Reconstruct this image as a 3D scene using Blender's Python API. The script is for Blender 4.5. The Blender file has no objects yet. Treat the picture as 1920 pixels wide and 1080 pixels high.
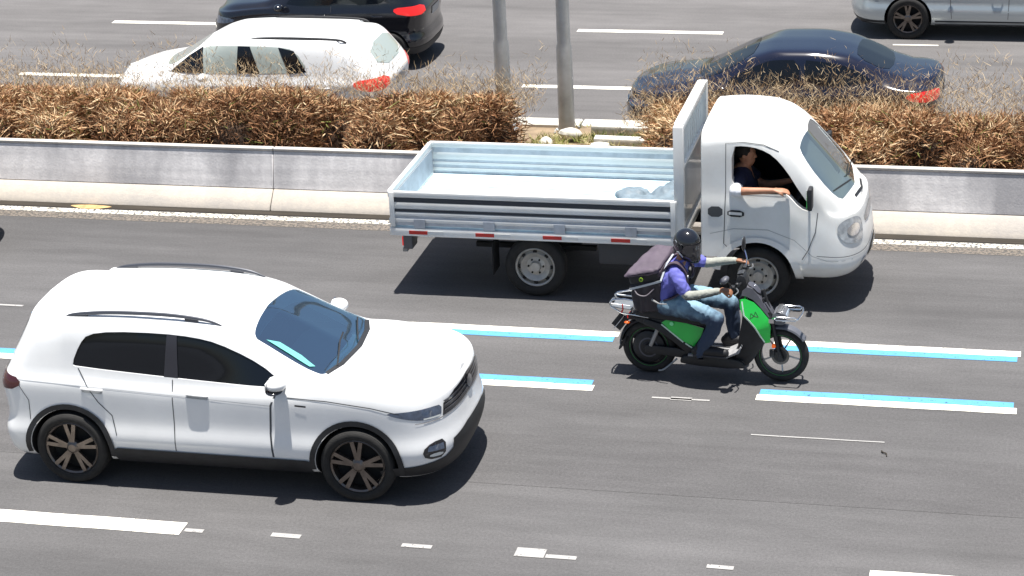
import bpy, bmesh, math, random
import numpy as np
from mathutils import Vector, Matrix, noise
from mathutils.bvhtree import BVHTree
random.seed(7); rng=np.random.default_rng(11)
R=math.radians; PI=math.pi
S=bpy.context.scene; COL=S.collection
# ------------------------------------------------------------------ camera, sky, sun, exposure
cd=bpy.data.cameras.new('camera'); cam=bpy.data.objects.new('camera',cd); COL.objects.link(cam); S.camera=cam
cd.sensor_width=36; cd.lens=36*4314.4/1920; cd.clip_start=.5; cd.clip_end=2000
_r=Vector((.97256695,.22828701,-.04470534)); _u=Vector((-.04378028,.36837278,.92864675)); _f=Vector((-.22846622,.90121393,-.36826166))
m=Matrix((( _r.x,_u.x,-_f.x,0),(_r.y,_u.y,-_f.y,0),(_r.z,_u.z,-_f.z,9.01032519),(0,0,0,1))); cam.matrix_world=m
w=bpy.data.worlds.new('World'); S.world=w; w.use_nodes=True
nt=w.node_tree; sky=nt.nodes.new('ShaderNodeTexSky'); sky.sky_type='NISHITA'; sky.sun_disc=False
sky.sun_elevation=R(88); sky.sun_rotation=R(0); sky.air_density=1.2; sky.dust_density=1.5
nt.links.new(sky.outputs[0],nt.nodes['Background'].inputs[0]); nt.nodes['Background'].inputs[1].default_value=.055
sd=bpy.data.lights.new('sun','SUN'); sd.energy=5.0; sd.angle=R(.55); sd.color=(1,.965,.91)
sun=bpy.data.objects.new('sun',sd); COL.objects.link(sun); sun.location=(0,20,30)
sun.rotation_euler=Vector((-.005,-.008,-1)).to_track_quat('-Z','Y').to_euler()
S.view_settings.view_transform='Standard'; S.view_settings.look='None'; S.view_settings.gamma=1; S.view_settings.exposure=.86
# ------------------------------------------------------------------ materials
def mat(name,col,rough=.6,metal=0,coat=0,spec=.5,var=0,vscale=4,stretch=(1,1,1),bump=0,bscale=60,emis=0,dirt=None):
    M=bpy.data.materials.new(name); M.use_nodes=True; n=M.node_tree; b=n.nodes['Principled BSDF']
    b.inputs['Base Color'].default_value=(*col,1); b.inputs['Roughness'].default_value=rough; b.inputs['Metallic'].default_value=metal
    b.inputs['Coat Weight'].default_value=coat; b.inputs['Specular IOR Level'].default_value=spec
    if emis: b.inputs['Emission Color'].default_value=(*col,1); b.inputs['Emission Strength'].default_value=emis
    tc=n.nodes.new('ShaderNodeTexCoord'); mp=n.nodes.new('ShaderNodeMapping'); mp.inputs['Scale'].default_value=stretch
    n.links.new(tc.outputs['Object'],mp.inputs[0])
    if var:
        t=n.nodes.new('ShaderNodeTexNoise'); t.inputs['Scale'].default_value=vscale; t.inputs['Detail'].default_value=6; t.inputs['Roughness'].default_value=.6
        n.links.new(mp.outputs[0],t.inputs['Vector'])
        r=n.nodes.new('ShaderNodeValToRGB'); r.color_ramp.elements[0].position=.3; r.color_ramp.elements[1].position=.72
        d=dirt or tuple(c*(1-var) for c in col)
        r.color_ramp.elements[0].color=(*d,1); r.color_ramp.elements[1].color=(*[min(1,c*(1+var*.4)) for c in col],1)
        n.links.new(t.outputs['Fac'],r.inputs[0]); n.links.new(r.outputs[0],b.inputs['Base Color'])
    if bump:
        t2=n.nodes.new('ShaderNodeTexNoise'); t2.inputs['Scale'].default_value=bscale; t2.inputs['Detail'].default_value=4
        n.links.new(mp.outputs[0],t2.inputs['Vector']); bp=n.nodes.new('ShaderNodeBump'); bp.inputs['Strength'].default_value=bump; bp.inputs['Distance'].default_value=.01
        n.links.new(t2.outputs['Fac'],bp.inputs['Height']); n.links.new(bp.outputs[0],b.inputs['Normal'])
    return M
def glass(name,tint,refl=.12,col=(1,1,1)):
    M=bpy.data.materials.new(name); M.use_nodes=True; n=M.node_tree; n.nodes.clear()
    o=n.nodes.new('ShaderNodeOutputMaterial'); tr=n.nodes.new('ShaderNodeBsdfTransparent'); tr.inputs[0].default_value=(*tint,1)
    gl=n.nodes.new('ShaderNodeBsdfGlossy'); gl.inputs['Roughness'].default_value=.03; gl.inputs[0].default_value=(*col,1)
    lw=n.nodes.new('ShaderNodeLayerWeight'); lw.inputs[0].default_value=.35
    mr=n.nodes.new('ShaderNodeMapRange'); mr.inputs[3].default_value=refl; mr.inputs[4].default_value=.9
    n.links.new(lw.outputs['Facing'],mr.inputs[0])
    mx=n.nodes.new('ShaderNodeMixShader'); n.links.new(mr.outputs[0],mx.inputs[0]); n.links.new(tr.outputs[0],mx.inputs[1]); n.links.new(gl.outputs[0],mx.inputs[2])
    n.links.new(mx.outputs[0],o.inputs[0]); return M
WHITE=mat('white_paint',(.86,.865,.865),.28,coat=.7,var=.06,vscale=2,bump=0)
WHITE2=mat('white_truck_paint',(.80,.81,.80),.4,coat=.3,var=.08,vscale=2.5,dirt=(.72,.71,.68))
BLACKPL=mat('black_plastic',(.018,.019,.022),.55,var=.4,vscale=9)
GLOSSBLK=mat('gloss_black',(.012,.013,.018),.12,coat=.6)
TYRE=mat('tyre_rubber',(.022,.021,.02),.85,var=.4,vscale=14,bump=.3,bscale=90)
ALLOY=mat('dusty_alloy',(.21,.18,.16),.38,metal=.85,var=.35,vscale=12)
STEEL=mat('dusty_steel_rim',(.5,.48,.44),.45,metal=.4,var=.3,vscale=10)
CHROME=mat('chrome',(.75,.76,.78),.14,metal=1)
GREYM=mat('grey_metal',(.32,.33,.34),.4,metal=.7,var=.2,vscale=8)
SIDEGL=mat('dark_side_glass',(.006,.008,.012),.05,coat=0,spec=.45)
WINDGL=glass('windshield_glass',(.20,.34,.42),.36,col=(.74,.90,1))
TRUCKGL=glass('cab_glass',(.3,.35,.36),.10)
LAMPGL=mat('headlamp_lens',(.09,.12,.18),.08,coat=1,var=.5,vscale=20)
CLEAR=mat('lamp_white',(.7,.72,.7),.15,coat=.8)
TAIL=mat('tail_lamp_red',(.62,.015,.012),.2,coat=.6,emis=.35)
REDT=mat('red_tape',(.55,.03,.02),.5); WHT=mat('white_tape',(.7,.7,.68),.5)
INTER=mat('cabin_dark',(.03,.032,.038),.8,var=.3,vscale=8)
SEATF=mat('seat_fabric',(.06,.065,.075),.85,var=.3,vscale=20)
LINER=mat('wheel_well',(.012,.012,.012),.9)
NAVY=mat('navy_paint',(.006,.008,.022),.16,coat=.8)
BLACKP=mat('black_paint',(.008,.009,.014),.15,coat=.8)
SILVER=mat('silver_paint',(.5,.55,.57),.25,metal=.5,coat=.6)
# ------------------------------------------------------------------ helpers
def tag(o,label=None,cat=None,group=None,kind=None):
    if label:o['label']=label
    if cat:o['category']=cat
    if group:o['group']=group
    if kind:o['kind']=kind
    return o
def empty(name,loc=(0,0,0),rz=0):
    o=bpy.data.objects.new(name,None); COL.objects.link(o); o.location=loc; o.rotation_euler=(0,0,rz); o.empty_display_size=.2; return o
def finish(me,angle=35):
    for p in me.polygons: p.use_smooth=True
    try: me.set_sharp_from_angle(angle=R(angle))
    except Exception: pass
def link(name,me,mt,parent=None,angle=35):
    if mt:
        if not me.materials: me.materials.append(mt)
        elif me.materials[0] is None: me.materials[0]=mt
    finish(me,angle); o=bpy.data.objects.new(name,me); COL.objects.link(o)
    if parent: o.parent=parent
    return o
class MB:
    def __init__(s): s.v=[]; s.f=[]
    def add(s,v,f):
        n=len(s.v); s.v+= [tuple(p) for p in v]; s.f+=[tuple(i+n for i in q) for q in f]; return s
    def box(s,c,d,rot=None):
        M=rot if rot is not None else Matrix.Identity(3); c=Vector(c)
        v=[c+M@Vector((x*d[0]/2,y*d[1]/2,z*d[2]/2)) for x in(-1,1) for y in(-1,1) for z in(-1,1)]
        return s.add(v,[(0,1,3,2),(4,6,7,5),(0,4,5,1),(2,3,7,6),(0,2,6,4),(1,5,7,3)])
    def bar(s,a,b,w,h,up=(0,0,1)):
        a,b=Vector(a),Vector(b); d=(b-a); L=d.length; x=d/L; y=Vector(up).cross(x)
        if y.length<1e-4: y=Vector((0,1,0))
        y.normalize(); z=x.cross(y); return s.box((a+b)/2,(L,w,h),Matrix((x,y,z)).transposed())
    def tube(s,pts,r,n=8,closed=False,sub=0):
        P=[Vector(p) for p in pts]; rs=list(r) if hasattr(r,'__len__') else [r]*len(P)
        if sub:
            Q=[];q=[]
            for i in range(len(P)-1):
                p0=P[max(i-1,0)];p1=P[i];p2=P[i+1];p3=P[min(i+2,len(P)-1)]
                for k in range(sub):
                    t=k/sub; Q.append(.5*((2*p1)+(p2-p0)*t+(2*p0-5*p1+4*p2-p3)*t*t+(3*p1-p0-3*p2+p3)*t**3)); q.append(rs[i]+(rs[i+1]-rs[i])*t)
            Q.append(P[-1]);q.append(rs[-1]);P,rs=Q,q
        v=[];N=len(P); prev=None
        for i in range(N):
            if closed: t=P[(i+1)%N]-P[i-1]
            else: t=P[min(i+1,N-1)]-P[max(i-1,0)]
            t.normalize()
            if prev is None:
                a=Vector((0,0,1)) if abs(t.z)<.9 else Vector((1,0,0)); u=t.cross(a).normalized()
            else: u=(prev-t*prev.dot(t)).normalized()
            prev=u; b=t.cross(u)
            for k in range(n):
                an=2*PI*k/n; v.append(P[i]+rs[i]*(math.cos(an)*u+math.sin(an)*b))
        f=[]
        for i in range(N if closed else N-1):
            j=(i+1)%N
            for k in range(n): f.append((i*n+k,i*n+(k+1)%n,j*n+(k+1)%n,j*n+k))
        if not closed: f.append(tuple(range(n-1,-1,-1))); f.append(tuple((N-1)*n+k for k in range(n)))
        return s.add(v,f)
    def lathe(s,prof,c,axis='y',n=40,a0=0,a1=360):   # prof: (r, t) along axis
        full=abs(a1-a0-360)<1e-6; m_=n if full else n+1; v=[];c=Vector(c)
        for r,t in prof:
            for k in range(m_):
                a=R(a0+(a1-a0)*k/n); p={'y':Vector((r*math.cos(a),t,r*math.sin(a))),'z':Vector((r*math.cos(a),r*math.sin(a),t)),'x':Vector((t,r*math.cos(a),r*math.sin(a)))}[axis]; v.append(c+p)
        f=[]
        for i in range(len(prof)-1):
            for k in range(n):
                k2=(k+1)%m_ if full else k+1
                f.append((i*m_+k,i*m_+k2,(i+1)*m_+k2,(i+1)*m_+k))
        return s.add(v,f)
    def prism(s,poly,y0,y1,taper=1,cen=None):          # poly in (x,z)
        n=len(poly); cx=sum(p[0] for p in poly)/n; cz=sum(p[1] for p in poly)/n
        v=[(x,y0,z) for x,z in poly]+[(x,y1,z) for x,z in poly]
        return s.add(v,[tuple(range(n)),tuple(range(2*n-1,n-1,-1))]+[(i,i+n,(i+1)%n+n,(i+1)%n) for i in range(n)])
    def ell(s,c,r,n=14,M=None):
        v=[];f=[];c=Vector(c);M=M or Matrix.Identity(3)
        for i in range(n+1):
            th=PI*i/n
            for k in range(2*n):
                ph=PI*k/n; v.append(c+M@Vector((r[0]*math.sin(th)*math.cos(ph),r[1]*math.sin(th)*math.sin(ph),r[2]*math.cos(th))))
        for i in range(n):
            for k in range(2*n): f.append((i*2*n+k,(i+1)*2*n+k,(i+1)*2*n+(k+1)%(2*n),i*2*n+(k+1)%(2*n)))
        return s.add(v,f)
    def mesh(s,name='m',merge=True,bevel=0,seg=2):
        me=bpy.data.meshes.new(name); me.from_pydata(s.v,[],s.f)
        bm=bmesh.new(); bm.from_mesh(me)
        if merge: bmesh.ops.remove_doubles(bm,verts=bm.verts,dist=1e-5)
        bmesh.ops.dissolve_degenerate(bm,dist=1e-6,edges=bm.edges)
        bmesh.ops.recalc_face_normals(bm,faces=bm.faces)
        if bevel:
            ed=[e for e in bm.edges if len(e.link_faces)==2 and e.calc_face_angle(0)>R(25)]
            bmesh.ops.bevel(bm,geom=ed,offset=bevel,segments=seg,affect='EDGES',profile=.5,clamp_overlap=True)
        bm.to_mesh(me); bm.free(); return me
    def build(s,name,mt,parent=None,angle=35,bevel=0,seg=2): return link(name,s.mesh(name,True,bevel,seg),mt,parent,angle)
def chaikin(P,it=2,closed=True):
    for _ in range(it):
        Q=[]
        n=len(P)
        for i in range(n if closed else n-1):
            a,b=P[i],P[(i+1)%n]; Q+=[(a[0]*.75+b[0]*.25,a[1]*.75+b[1]*.25),(a[0]*.25+b[0]*.75,a[1]*.25+b[1]*.75)]
        P=Q if closed else [P[0]]+Q+[P[-1]]
    return P
def bvh_of(me):
    bm=bmesh.new(); bm.from_mesh(me); b=BVHTree.FromBMesh(bm); bm.free(); return b
def caster(proj):
    if proj=='y-': return lambda u,v:(Vector((u,-4,v)),Vector((0,1,0)))
    if proj=='y+': return lambda u,v:(Vector((u,4,v)),Vector((0,-1,0)))
    if proj=='z': return lambda u,v:(Vector((u,v,6)),Vector((0,0,-1)))
    if proj=='x+': return lambda u,v:(Vector((9,u,v)),Vector((-1,0,0)))
    if proj=='x-': return lambda u,v:(Vector((-9,u,v)),Vector((1,0,0)))
    _,x0,y0=proj
    def f(u,v):
        d=Vector((math.cos(R(u)),math.sin(R(u)),0)); return Vector((x0,y0,v))+d*4,-d
    return f
def patch(name,bvh,poly,proj,mt,parent,off=.004,step=.06,hull=0):
    bm=bmesh.new(); vs=[bm.verts.new((p[0],p[1],0)) for p in poly]; bm.faces.new(vs)
    us=[p[0] for p in poly]; vv=[p[1] for p in poly]; su=step*(35 if isinstance(proj,tuple) else 1)
    a=min(us)+su
    while a<max(us)-1e-4: bmesh.ops.bisect_plane(bm,geom=bm.verts[:]+bm.edges[:]+bm.faces[:],plane_co=(a,0,0),plane_no=(1,0,0)); a+=su
    a=min(vv)+step
    while a<max(vv)-1e-4: bmesh.ops.bisect_plane(bm,geom=bm.verts[:]+bm.edges[:]+bm.faces[:],plane_co=(0,a,0),plane_no=(0,1,0)); a+=step
    cast=caster(proj); avg=Vector(); hits=0
    for v in bm.verts:
        o,d=cast(v.co.x,v.co.y); loc,nor,_,_=bvh.ray_cast(o,d)
        if loc is None:
            loc,nor,_,_=bvh.find_nearest(o+d*(3.2 if isinstance(proj,tuple) else 3.2)); 
        if nor.dot(d)>0: nor=-nor
        v.co=loc+nor*off
    bm.normal_update()
    for f in bm.faces:
        c=f.calc_center_median(); _,nor,_,_=bvh.find_nearest(c)
        if f.normal.dot(nor)<0: f.normal_flip()
    me=bpy.data.meshes.new(name); bm.to_mesh(me); bm.free(); return link(name,me,mt,parent,60)
def solid_patch(bvh,poly,proj,out=.04,inn=.16):
    o=patch('cutter',bvh,poly,proj,LINER,None,0,.07); me=o.data; bpy.data.objects.remove(o)
    n=Vector()
    for p in me.polygons: n+=p.normal*p.area
    n.normalize(); bm=bmesh.new(); bm.from_mesh(me); bmesh.ops.recalc_face_normals(bm,faces=bm.faces)
    bot={v:bm.verts.new(v.co-n*inn) for v in list(bm.verts)}; be=[e for e in bm.edges if len(e.link_faces)==1]; fs=list(bm.faces)
    for e in be: a,b=e.verts; bm.faces.new((a,b,bot[b],bot[a]))
    for f in fs: bm.faces.new([bot[v] for v in f.verts][::-1])
    for v in bot: v.co+=n*out
    bmesh.ops.recalc_face_normals(bm,faces=bm.faces); m2=bpy.data.meshes.new('c'); bm.to_mesh(m2); bm.free(); return m2
def ribbon(path,w):
    P=[Vector(p) for p in path]; L=[];Rr=[]
    for i,p in enumerate(P):
        t=(P[min(i+1,len(P)-1)]-P[max(i-1,0)]).normalized(); n=Vector((-t.y,t.x))*w/2; L.append(tuple(p+n)); Rr.append(tuple(p-n))
    return L+Rr[::-1]
def both(fn):
    for s,pr in ((-1,'y-'),(1,'y+')): fn(s,pr)
def booleans(me,cutters,name='b',op='DIFFERENCE'):
    o=bpy.data.objects.new('tmp',me); COL.objects.link(o); tmp=[o]
    for i,(cm,cmat) in enumerate(cutters):
        c=bpy.data.objects.new('cut',cm); COL.objects.link(c); tmp.append(c)
        if not me.materials: me.materials.append(None)
        cm.materials.clear(); 
        if cmat: cm.materials.append(cmat)
        md=o.modifiers.new('b%d'%i,'BOOLEAN'); md.object=c; md.operation=op; md.solver='EXACT'
        try: md.material_mode='TRANSFER'
        except Exception: pass
    bpy.context.view_layer.update(); dg=bpy.context.evaluated_depsgraph_get()
    out=bpy.data.meshes.new_from_object(o.evaluated_get(dg))
    for t in tmp: bpy.data.objects.remove(t)
    out.name=name; return out
def organic(name,mb,mt,parent,voxel=.012,smooth=4,wr=0,ws=(14,14,14),seed=0):
    me=mb.mesh(name); o=bpy.data.objects.new('tmp',me); COL.objects.link(o)
    md=o.modifiers.new('r','REMESH'); md.mode='VOXEL'; md.voxel_size=voxel
    bpy.context.view_layer.update(); dg=bpy.context.evaluated_depsgraph_get(); out=bpy.data.meshes.new_from_object(o.evaluated_get(dg)); bpy.data.objects.remove(o)
    bm=bmesh.new(); bm.from_mesh(out)
    for _ in range(smooth): bmesh.ops.smooth_vert(bm,verts=bm.verts,factor=.5,use_axis_x=True,use_axis_y=True,use_axis_z=True)
    if wr:
        bm.normal_update()
        for v in bm.verts:
            p=Vector((v.co.x*ws[0],v.co.y*ws[1],v.co.z*ws[2]+seed)); v.co+=v.normal*wr*(abs(noise.noise(p))*2-.5+.5*noise.noise(p*2.3))
    bm.to_mesh(out); bm.free(); out.materials.clear(); return link(name,out,mt,parent,180)
def limb(mb,pts,n=12,sub=4):   # pts (x,y,z,r), rounded ends
    mb.tube([p[:3] for p in pts],[p[3] for p in pts],n=n,sub=sub); 
    for p in (pts[0],pts[-1]): mb.ell(p[:3],(p[3],)*3,8)
    return mb
def pchip_eval(Y,ts):           # Y: (n,d) at integer params
    n=len(Y); d=np.diff(Y,axis=0); mslope=np.zeros_like(Y)
    prod=d[:-1]*d[1:]; hm=np.where(prod>0,2*d[:-1]*d[1:]/np.where(np.abs(d[:-1]+d[1:])<1e-9,1,d[:-1]+d[1:]),0)
    mslope[1:-1]=hm; mslope[0]=d[0]; mslope[-1]=d[-1]
    i=np.clip(np.floor(ts).astype(int),0,n-2); t=(ts-i)[:,None]
    h00=2*t**3-3*t**2+1; h10=t**3-2*t**2+t; h01=-2*t**3+3*t**2; h11=t**3-t**2
    return h00*Y[i]+h10*mslope[i]+h01*Y[i+1]+h11*mslope[i+1]
def tab(t,x):
    xs=[a[0] for a in t]; zs=[a[1] for a in t]
    if x<=xs[0]: return zs[0]
    if x>=xs[-1]: return zs[-1]
    Y=np.array(zs,float); X=np.array(xs,float); d=np.diff(Y)/np.diff(X); m_=np.zeros(len(Y)); m_[0]=d[0]; m_[-1]=d[-1]
    for i in range(1,len(Y)-1): m_[i]=0 if d[i-1]*d[i]<=0 else 2*d[i-1]*d[i]/(d[i-1]+d[i])
    i=int(np.searchsorted(X,x)-1); h=X[i+1]-X[i]; t_=(x-X[i])/h
    return (2*t_**3-3*t_**2+1)*Y[i]+(t_**3-2*t_**2+t_)*h*m_[i]+(-2*t_**3+3*t_**2)*Y[i+1]+(t_**3-t_**2)*h*m_[i+1]
def car_body(sp):
    w_=sp['w']; zb=sp['zb']; Bf=sp.get('Bf',.42); Br=sp.get('Br',.28); nf=sp.get('nf',2.7); nr=sp.get('nr',3.2)
    def row(x,yf=1,xs=None):
        belt=tab(sp['belt'],x); zt=tab(sp['top'],x)
        z7=min(tab(sp['top'],x+sp.get('sh7',.15)),tab(sp['top'],x-.08))-sp.get('d7',.075); z7=max(z7,belt+.012)
        z8=min(tab(sp['top'],x+.08),zt)-sp.get('d8',.018); z8=max(z8,z7+.006); zt=max(zt,z8+.004)
        g=min(1,max(0,(z7-belt)/.3)); y7=tab(sp['y7'],x); y8=tab(sp['y8'],x)
        yb=w_-sp.get('k6y',.075)
        L=[(0,zb+.02),(w_*.8,zb),(w_-.03,zb+.1),(w_,sp.get('z3',.44)),(w_-sp.get('tuck',.035),sp.get('z4',.62)),(w_-sp.get('k5y',.035),belt-sp.get('z5',.13)),(yb,belt),(y7,z7),(y8,z8),(0,zt)]
        return L
    xf=sp['xf'];xr=sp['xr']; df=sp['df']; dr=sp['dr']
    st=[]
    nE=26
    for i in range(nE+1):
        a=PI/2*i/nE; X=math.sin(a)**(2/nr); Y=max(0,math.cos(a))**(2/nr)
        L=row(xr+Br); st.append([(xr+dr[k]+Br*(1-X),L[k][0]*Y,L[k][1]) for k in range(10)])
    st=st[::-1]
    x0=xr+Br+max(dr)+.02; x1=xf-Bf+min(df)-.02; n=int((x1-x0)/.055)
    for i in range(n+1):
        x=x0+(x1-x0)*i/n; L=row(x); st.append([(x,L[k][0],L[k][1]) for k in range(10)])
    for i in range(nE+1):
        a=PI/2*i/nE; X=math.sin(a)**(2/nf); Y=max(0,math.cos(a))**(2/nf); r_=[]
        for k in range(10):
            x=xf+df[k]-Bf*(1-X); L=row(x); r_.append((x,L[k][0]*Y,L[k][1]))
        st.append(r_)
    ts=np.linspace(0,9,46); rows=[pchip_eval(np.array(r_,float),ts) for r_ in st]
    m_=len(ts); ring=2*m_-2; v=[];f=[]
    for r_ in rows:
        v+= [tuple(p) for p in r_]; v+=[(p[0],-p[1],p[2]) for p in r_[m_-2:0:-1]]
    for i in range(len(rows)-1):
        for k in range(ring): f.append((i*ring+k,i*ring+(k+1)%ring,(i+1)*ring+(k+1)%ring,(i+1)*ring+k))
    mb=MB(); mb.add(v,f); me=mb.mesh('body'); return me
def cyl_mesh(x,z,r,y0,y1,n=48):
    return MB().prism([(x+r*math.cos(2*PI*k/n),z+r*math.sin(2*PI*k/n)) for k in range(n)],y0,y1).mesh('c')
def wheel(root,x,y,r,wd,style,rm,tm=None,rr=None):
    s=1 if y>0 else -1; t=empty('wheel'); t.parent=root; t.location=(x,y,r)
    h=wd/2; rin=rr or r*.70
    MB().lathe([(rin,-h*.8),(rin+.012,-h*.92),(r-.055,-h*1.02),(r-.018,-h*.95),(r-.003,-h*.75),(r,-h*.4),(r-.004,-h*.38),(r-.004,-h*.3),(r,-h*.28),(r,h*.28),(r-.004,h*.3),(r-.004,h*.38),(r,h*.4),(r-.003,h*.75),(r-.018,h*.95),(r-.055,h*1.02),(rin+.012,h*.92),(rin,h*.8),(rin,-h*.8)],(0,0,0),n=56).build('tyre',tm or TYRE,t,50)
    b=MB(); fo=s*h*.72
    b.lathe([(rin+.006,fo),(rin-.008,fo+s*.012),(rin-.022,fo),(rin-.03,-s*h*.5),(rin+.005,-s*h*.7)],(0,0,0),n=56)
    if style=='alloy':
        for k in range(5):
            for dd in (-.17,.17):
                a=2*PI*k/5+.3; a2=a+dd
                p0=Vector((.05*math.cos(a+dd*.5),fo-s*.02,.05*math.sin(a+dd*.5))); p1=Vector(((rin-.012)*math.cos(a2),fo-s*.002,(rin-.012)*math.sin(a2)))
                b.bar(p0,p1,.036,.03,up=(0,1,0))
        b.lathe([(0,fo+s*.008),(.035,fo+s*.008),(.065,fo-s*.012),(.07,fo-s*.05),(0,fo-s*.05)],(0,0,0),n=20)
        dk=MB().lathe([(0,-s*h*.1),(rin-.03,-s*h*.1),(rin-.03,-s*h*.2),(0,-s*h*.2)],(0,0,0),n=32)
        rim=b.build('rim',rm,t,30); dk.build('brake_disc',LINER,rim)
    elif style=='steel':
        b.lathe([(0,fo+s*.01),(.05,fo+s*.01),(.06,fo-s*.03),(.10,fo-s*.035),(rin*.72,fo-s*.0),(rin*.86,fo-s*.045),(rin-.02,fo-s*.05)],(0,0,0),n=40)
        rim=b.build('rim',rm,t,30)
        for k in range(8):
            a=2*PI*k/8; MB().lathe([(0,.004),(.022,.004),(.022,-.004),(0,-.004)],(rin*.79*math.cos(a),fo-s*.012,rin*.79*math.sin(a)),n=10).build('rim_hole',LINER,rim)
        for k in range(6):
            a=2*PI*k/6; MB().lathe([(0,.02),(.011,.02),(.011,-.01),(0,-.01)],(.08*math.cos(a),fo-s*.03,.08*math.sin(a)),n=6).build('wheel_nut',LINER,rim)
    return t
# ------------------------------------------------------------------ the setting
def asphalt(name,base,seamy):
    M=bpy.data.materials.new(name); M.use_nodes=True; n=M.node_tree; b=n.nodes['Principled BSDF']; b.inputs['Roughness'].default_value=.82; b.inputs['Specular IOR Level'].default_value=.35
    tc=n.nodes.new('ShaderNodeTexCoord')
    def noi(sc,scale,det,rough=.6):
        mp=n.nodes.new('ShaderNodeMapping'); mp.inputs['Scale'].default_value=sc; n.links.new(tc.outputs['Object'],mp.inputs[0])
        t=n.nodes.new('ShaderNodeTexNoise'); t.inputs['Scale'].default_value=scale; t.inputs['Detail'].default_value=det; t.inputs['Roughness'].default_value=rough; n.links.new(mp.outputs[0],t.inputs[0]); return t.outputs['Fac']
    def mul(a,lo,hi,prev):
        mr=n.nodes.new('ShaderNodeMapRange'); mr.inputs[1].default_value=.3; mr.inputs[2].default_value=.7; mr.inputs[3].default_value=lo; mr.inputs[4].default_value=hi; n.links.new(a,mr.inputs[0])
        if prev is None: return mr.outputs[0]
        mm=n.nodes.new('ShaderNodeMath'); mm.operation='MULTIPLY'; n.links.new(mr.outputs[0],mm.inputs[0]); n.links.new(prev,mm.inputs[1]); return mm.outputs[0]
    v=mul(noi((.07,.75,1),1,3),.78,1.2,None)       # wheel-path wear along the lanes
    v=mul(noi((.45,7,1),1,4),.93,1.06,v)
    v=mul(noi((1,1,1),.5,5),.92,1.07,v); v=mul(noi((.5,1.6,1),3,5),.90,1.06,v)
    v=mul(noi((1,1,1),38,3,.8),.80,1.18,v)
    v=mul(noi((1,1,1),110,2,.8),.82,1.16,v)
    vc=n.nodes.new('ShaderNodeCombineColor'); 
    for i,c in enumerate(base):
        mm=n.nodes.new('ShaderNodeMath'); mm.operation='MULTIPLY'; mm.inputs[1].default_value=c; n.links.new(v,mm.inputs[0]); n.links.new(mm.outputs[0],vc.inputs[i])
    n.links.new(vc.outputs[0],b.inputs['Base Color'])
    t=noi((1,1,1),90,3,.7); bp=n.nodes.new('ShaderNodeBump'); bp.inputs['Strength'].default_value=.35; bp.inputs['Distance'].default_value=.006; n.links.new(t,bp.inputs['Height']); n.links.new(bp.outputs[0],b.inputs['Normal'])
    return M
ASPH=asphalt('asphalt',(.100,.097,.098),0); ASPH2=asphalt('asphalt_far',(.125,.119,.118),0)
def sheet(name,x0,x1,y0,y1,z,mt,kind='structure',top=None):
    mb=MB(); mb.add([(x0,y0,z),(x1,y0,z),(x1,y1,z),(x0,y1,z)],[(0,1,2,3)]); o=mb.build(name,mt); 
    if kind:o['kind']=kind
    return o
GROUND=mat('dry_ground',(.12,.12,.125),.95,var=.3,vscale=.3)
sheet('ground',-900,900,-900,900,-1.06,GROUND)
mb=MB().box((0,6.1,-.5),(240,36,1.0)); o=mb.build('road',ASPH); o['kind']='structure'
mb=MB().box((0,43,-1.03),(240,30.2,.06)); o=mb.build('far_road',ASPH2); o['kind']='structure'
sheet('road_patch',-90,90,17.5,18.52,.002,asphalt('asphalt_patch',(.091,.088,.089),0))
def paint(col,seed,wear=.32):
    M=mat('road_paint',col,.7,var=.12,vscale=6)
    n=M.node_tree; b=n.nodes['Principled BSDF']; out=n.nodes['Material Output']
    tc=n.nodes.new('ShaderNodeTexCoord'); t=n.nodes.new('ShaderNodeTexNoise'); t.inputs['Scale'].default_value=26; t.inputs['Detail'].default_value=6; t.inputs['Roughness'].default_value=.75
    n.links.new(tc.outputs['Object'],t.inputs[0]); r=n.nodes.new('ShaderNodeMapRange'); r.inputs[1].default_value=wear; r.inputs[2].default_value=wear+.05; n.links.new(t.outputs['Fac'],r.inputs[0])
    tr=n.nodes.new('ShaderNodeBsdfTransparent'); mx=n.nodes.new('ShaderNodeMixShader'); n.links.new(r.outputs[0],mx.inputs[0]); n.links.new(tr.outputs[0],mx.inputs[1]); n.links.new(b.outputs[0],mx.inputs[2]); n.links.new(mx.outputs[0],out.inputs[0]); return M
PW=paint((.80,.77,.68),0,.36); PB=paint((.095,.32,.60),1,.345); PWW=paint((.36,.35,.34),2,.36)
def lines(name,segs,mt,z=.004):
    mb=MB()
    for x0,x1,y0,y1 in segs:
        n=max(1,int(abs(x1-x0)/.25)); v=[];f=[]
        for i in range(n+1):
            x=x0+(x1-x0)*i/n; e=(random.random()-.5)*.008; v+=[(x,y0+e,z),(x,y1+e,z)]
            if i: f.append((2*i-2,2*i,2*i+1,2*i-1))
        mb.add(v,f)
    o=mb.build(name,mt); o['kind']='structure'; return o
WU=[(-14.5,-12.15),(-10.55,-8.15),(-6.6,-4.22),(-2.66,-.27),(1.3,3.7)]
lines('motorcycle_lane_marking',[(a,b,20.87,21.0) for a,b in WU]+[(a,b,19.55,19.68) for a,b in WU],PW)
lines('motorcycle_lane_marking',[(a+.02,b-.03,20.745,20.868) for a,b in WU]+[(a+.02,b-.03,19.682,19.80) for a,b in WU],PB)
lines('lane_marking',[(-11.2,-7.12,16.18,16.40),(-1.32,2.8,16.24,16.42),(-19.6,-17,16.2,16.4)],PW)
lines('lane_marking',[(-15.9,-13.5,35.68,35.84),(-7.75,-5.35,35.68,35.84),(.4,3,35.68,35.84),(-16.2,-11.5,32.53,32.68),(-7.95,-4.2,32.53,32.68),(-.5,3,32.53,32.68),(-2.6,-1.9,35.25,35.30)],PW,-.996)
lines('gutter_line',[(-40,30,23.80,23.93)],paint((.74,.70,.60),4,.46))
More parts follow.
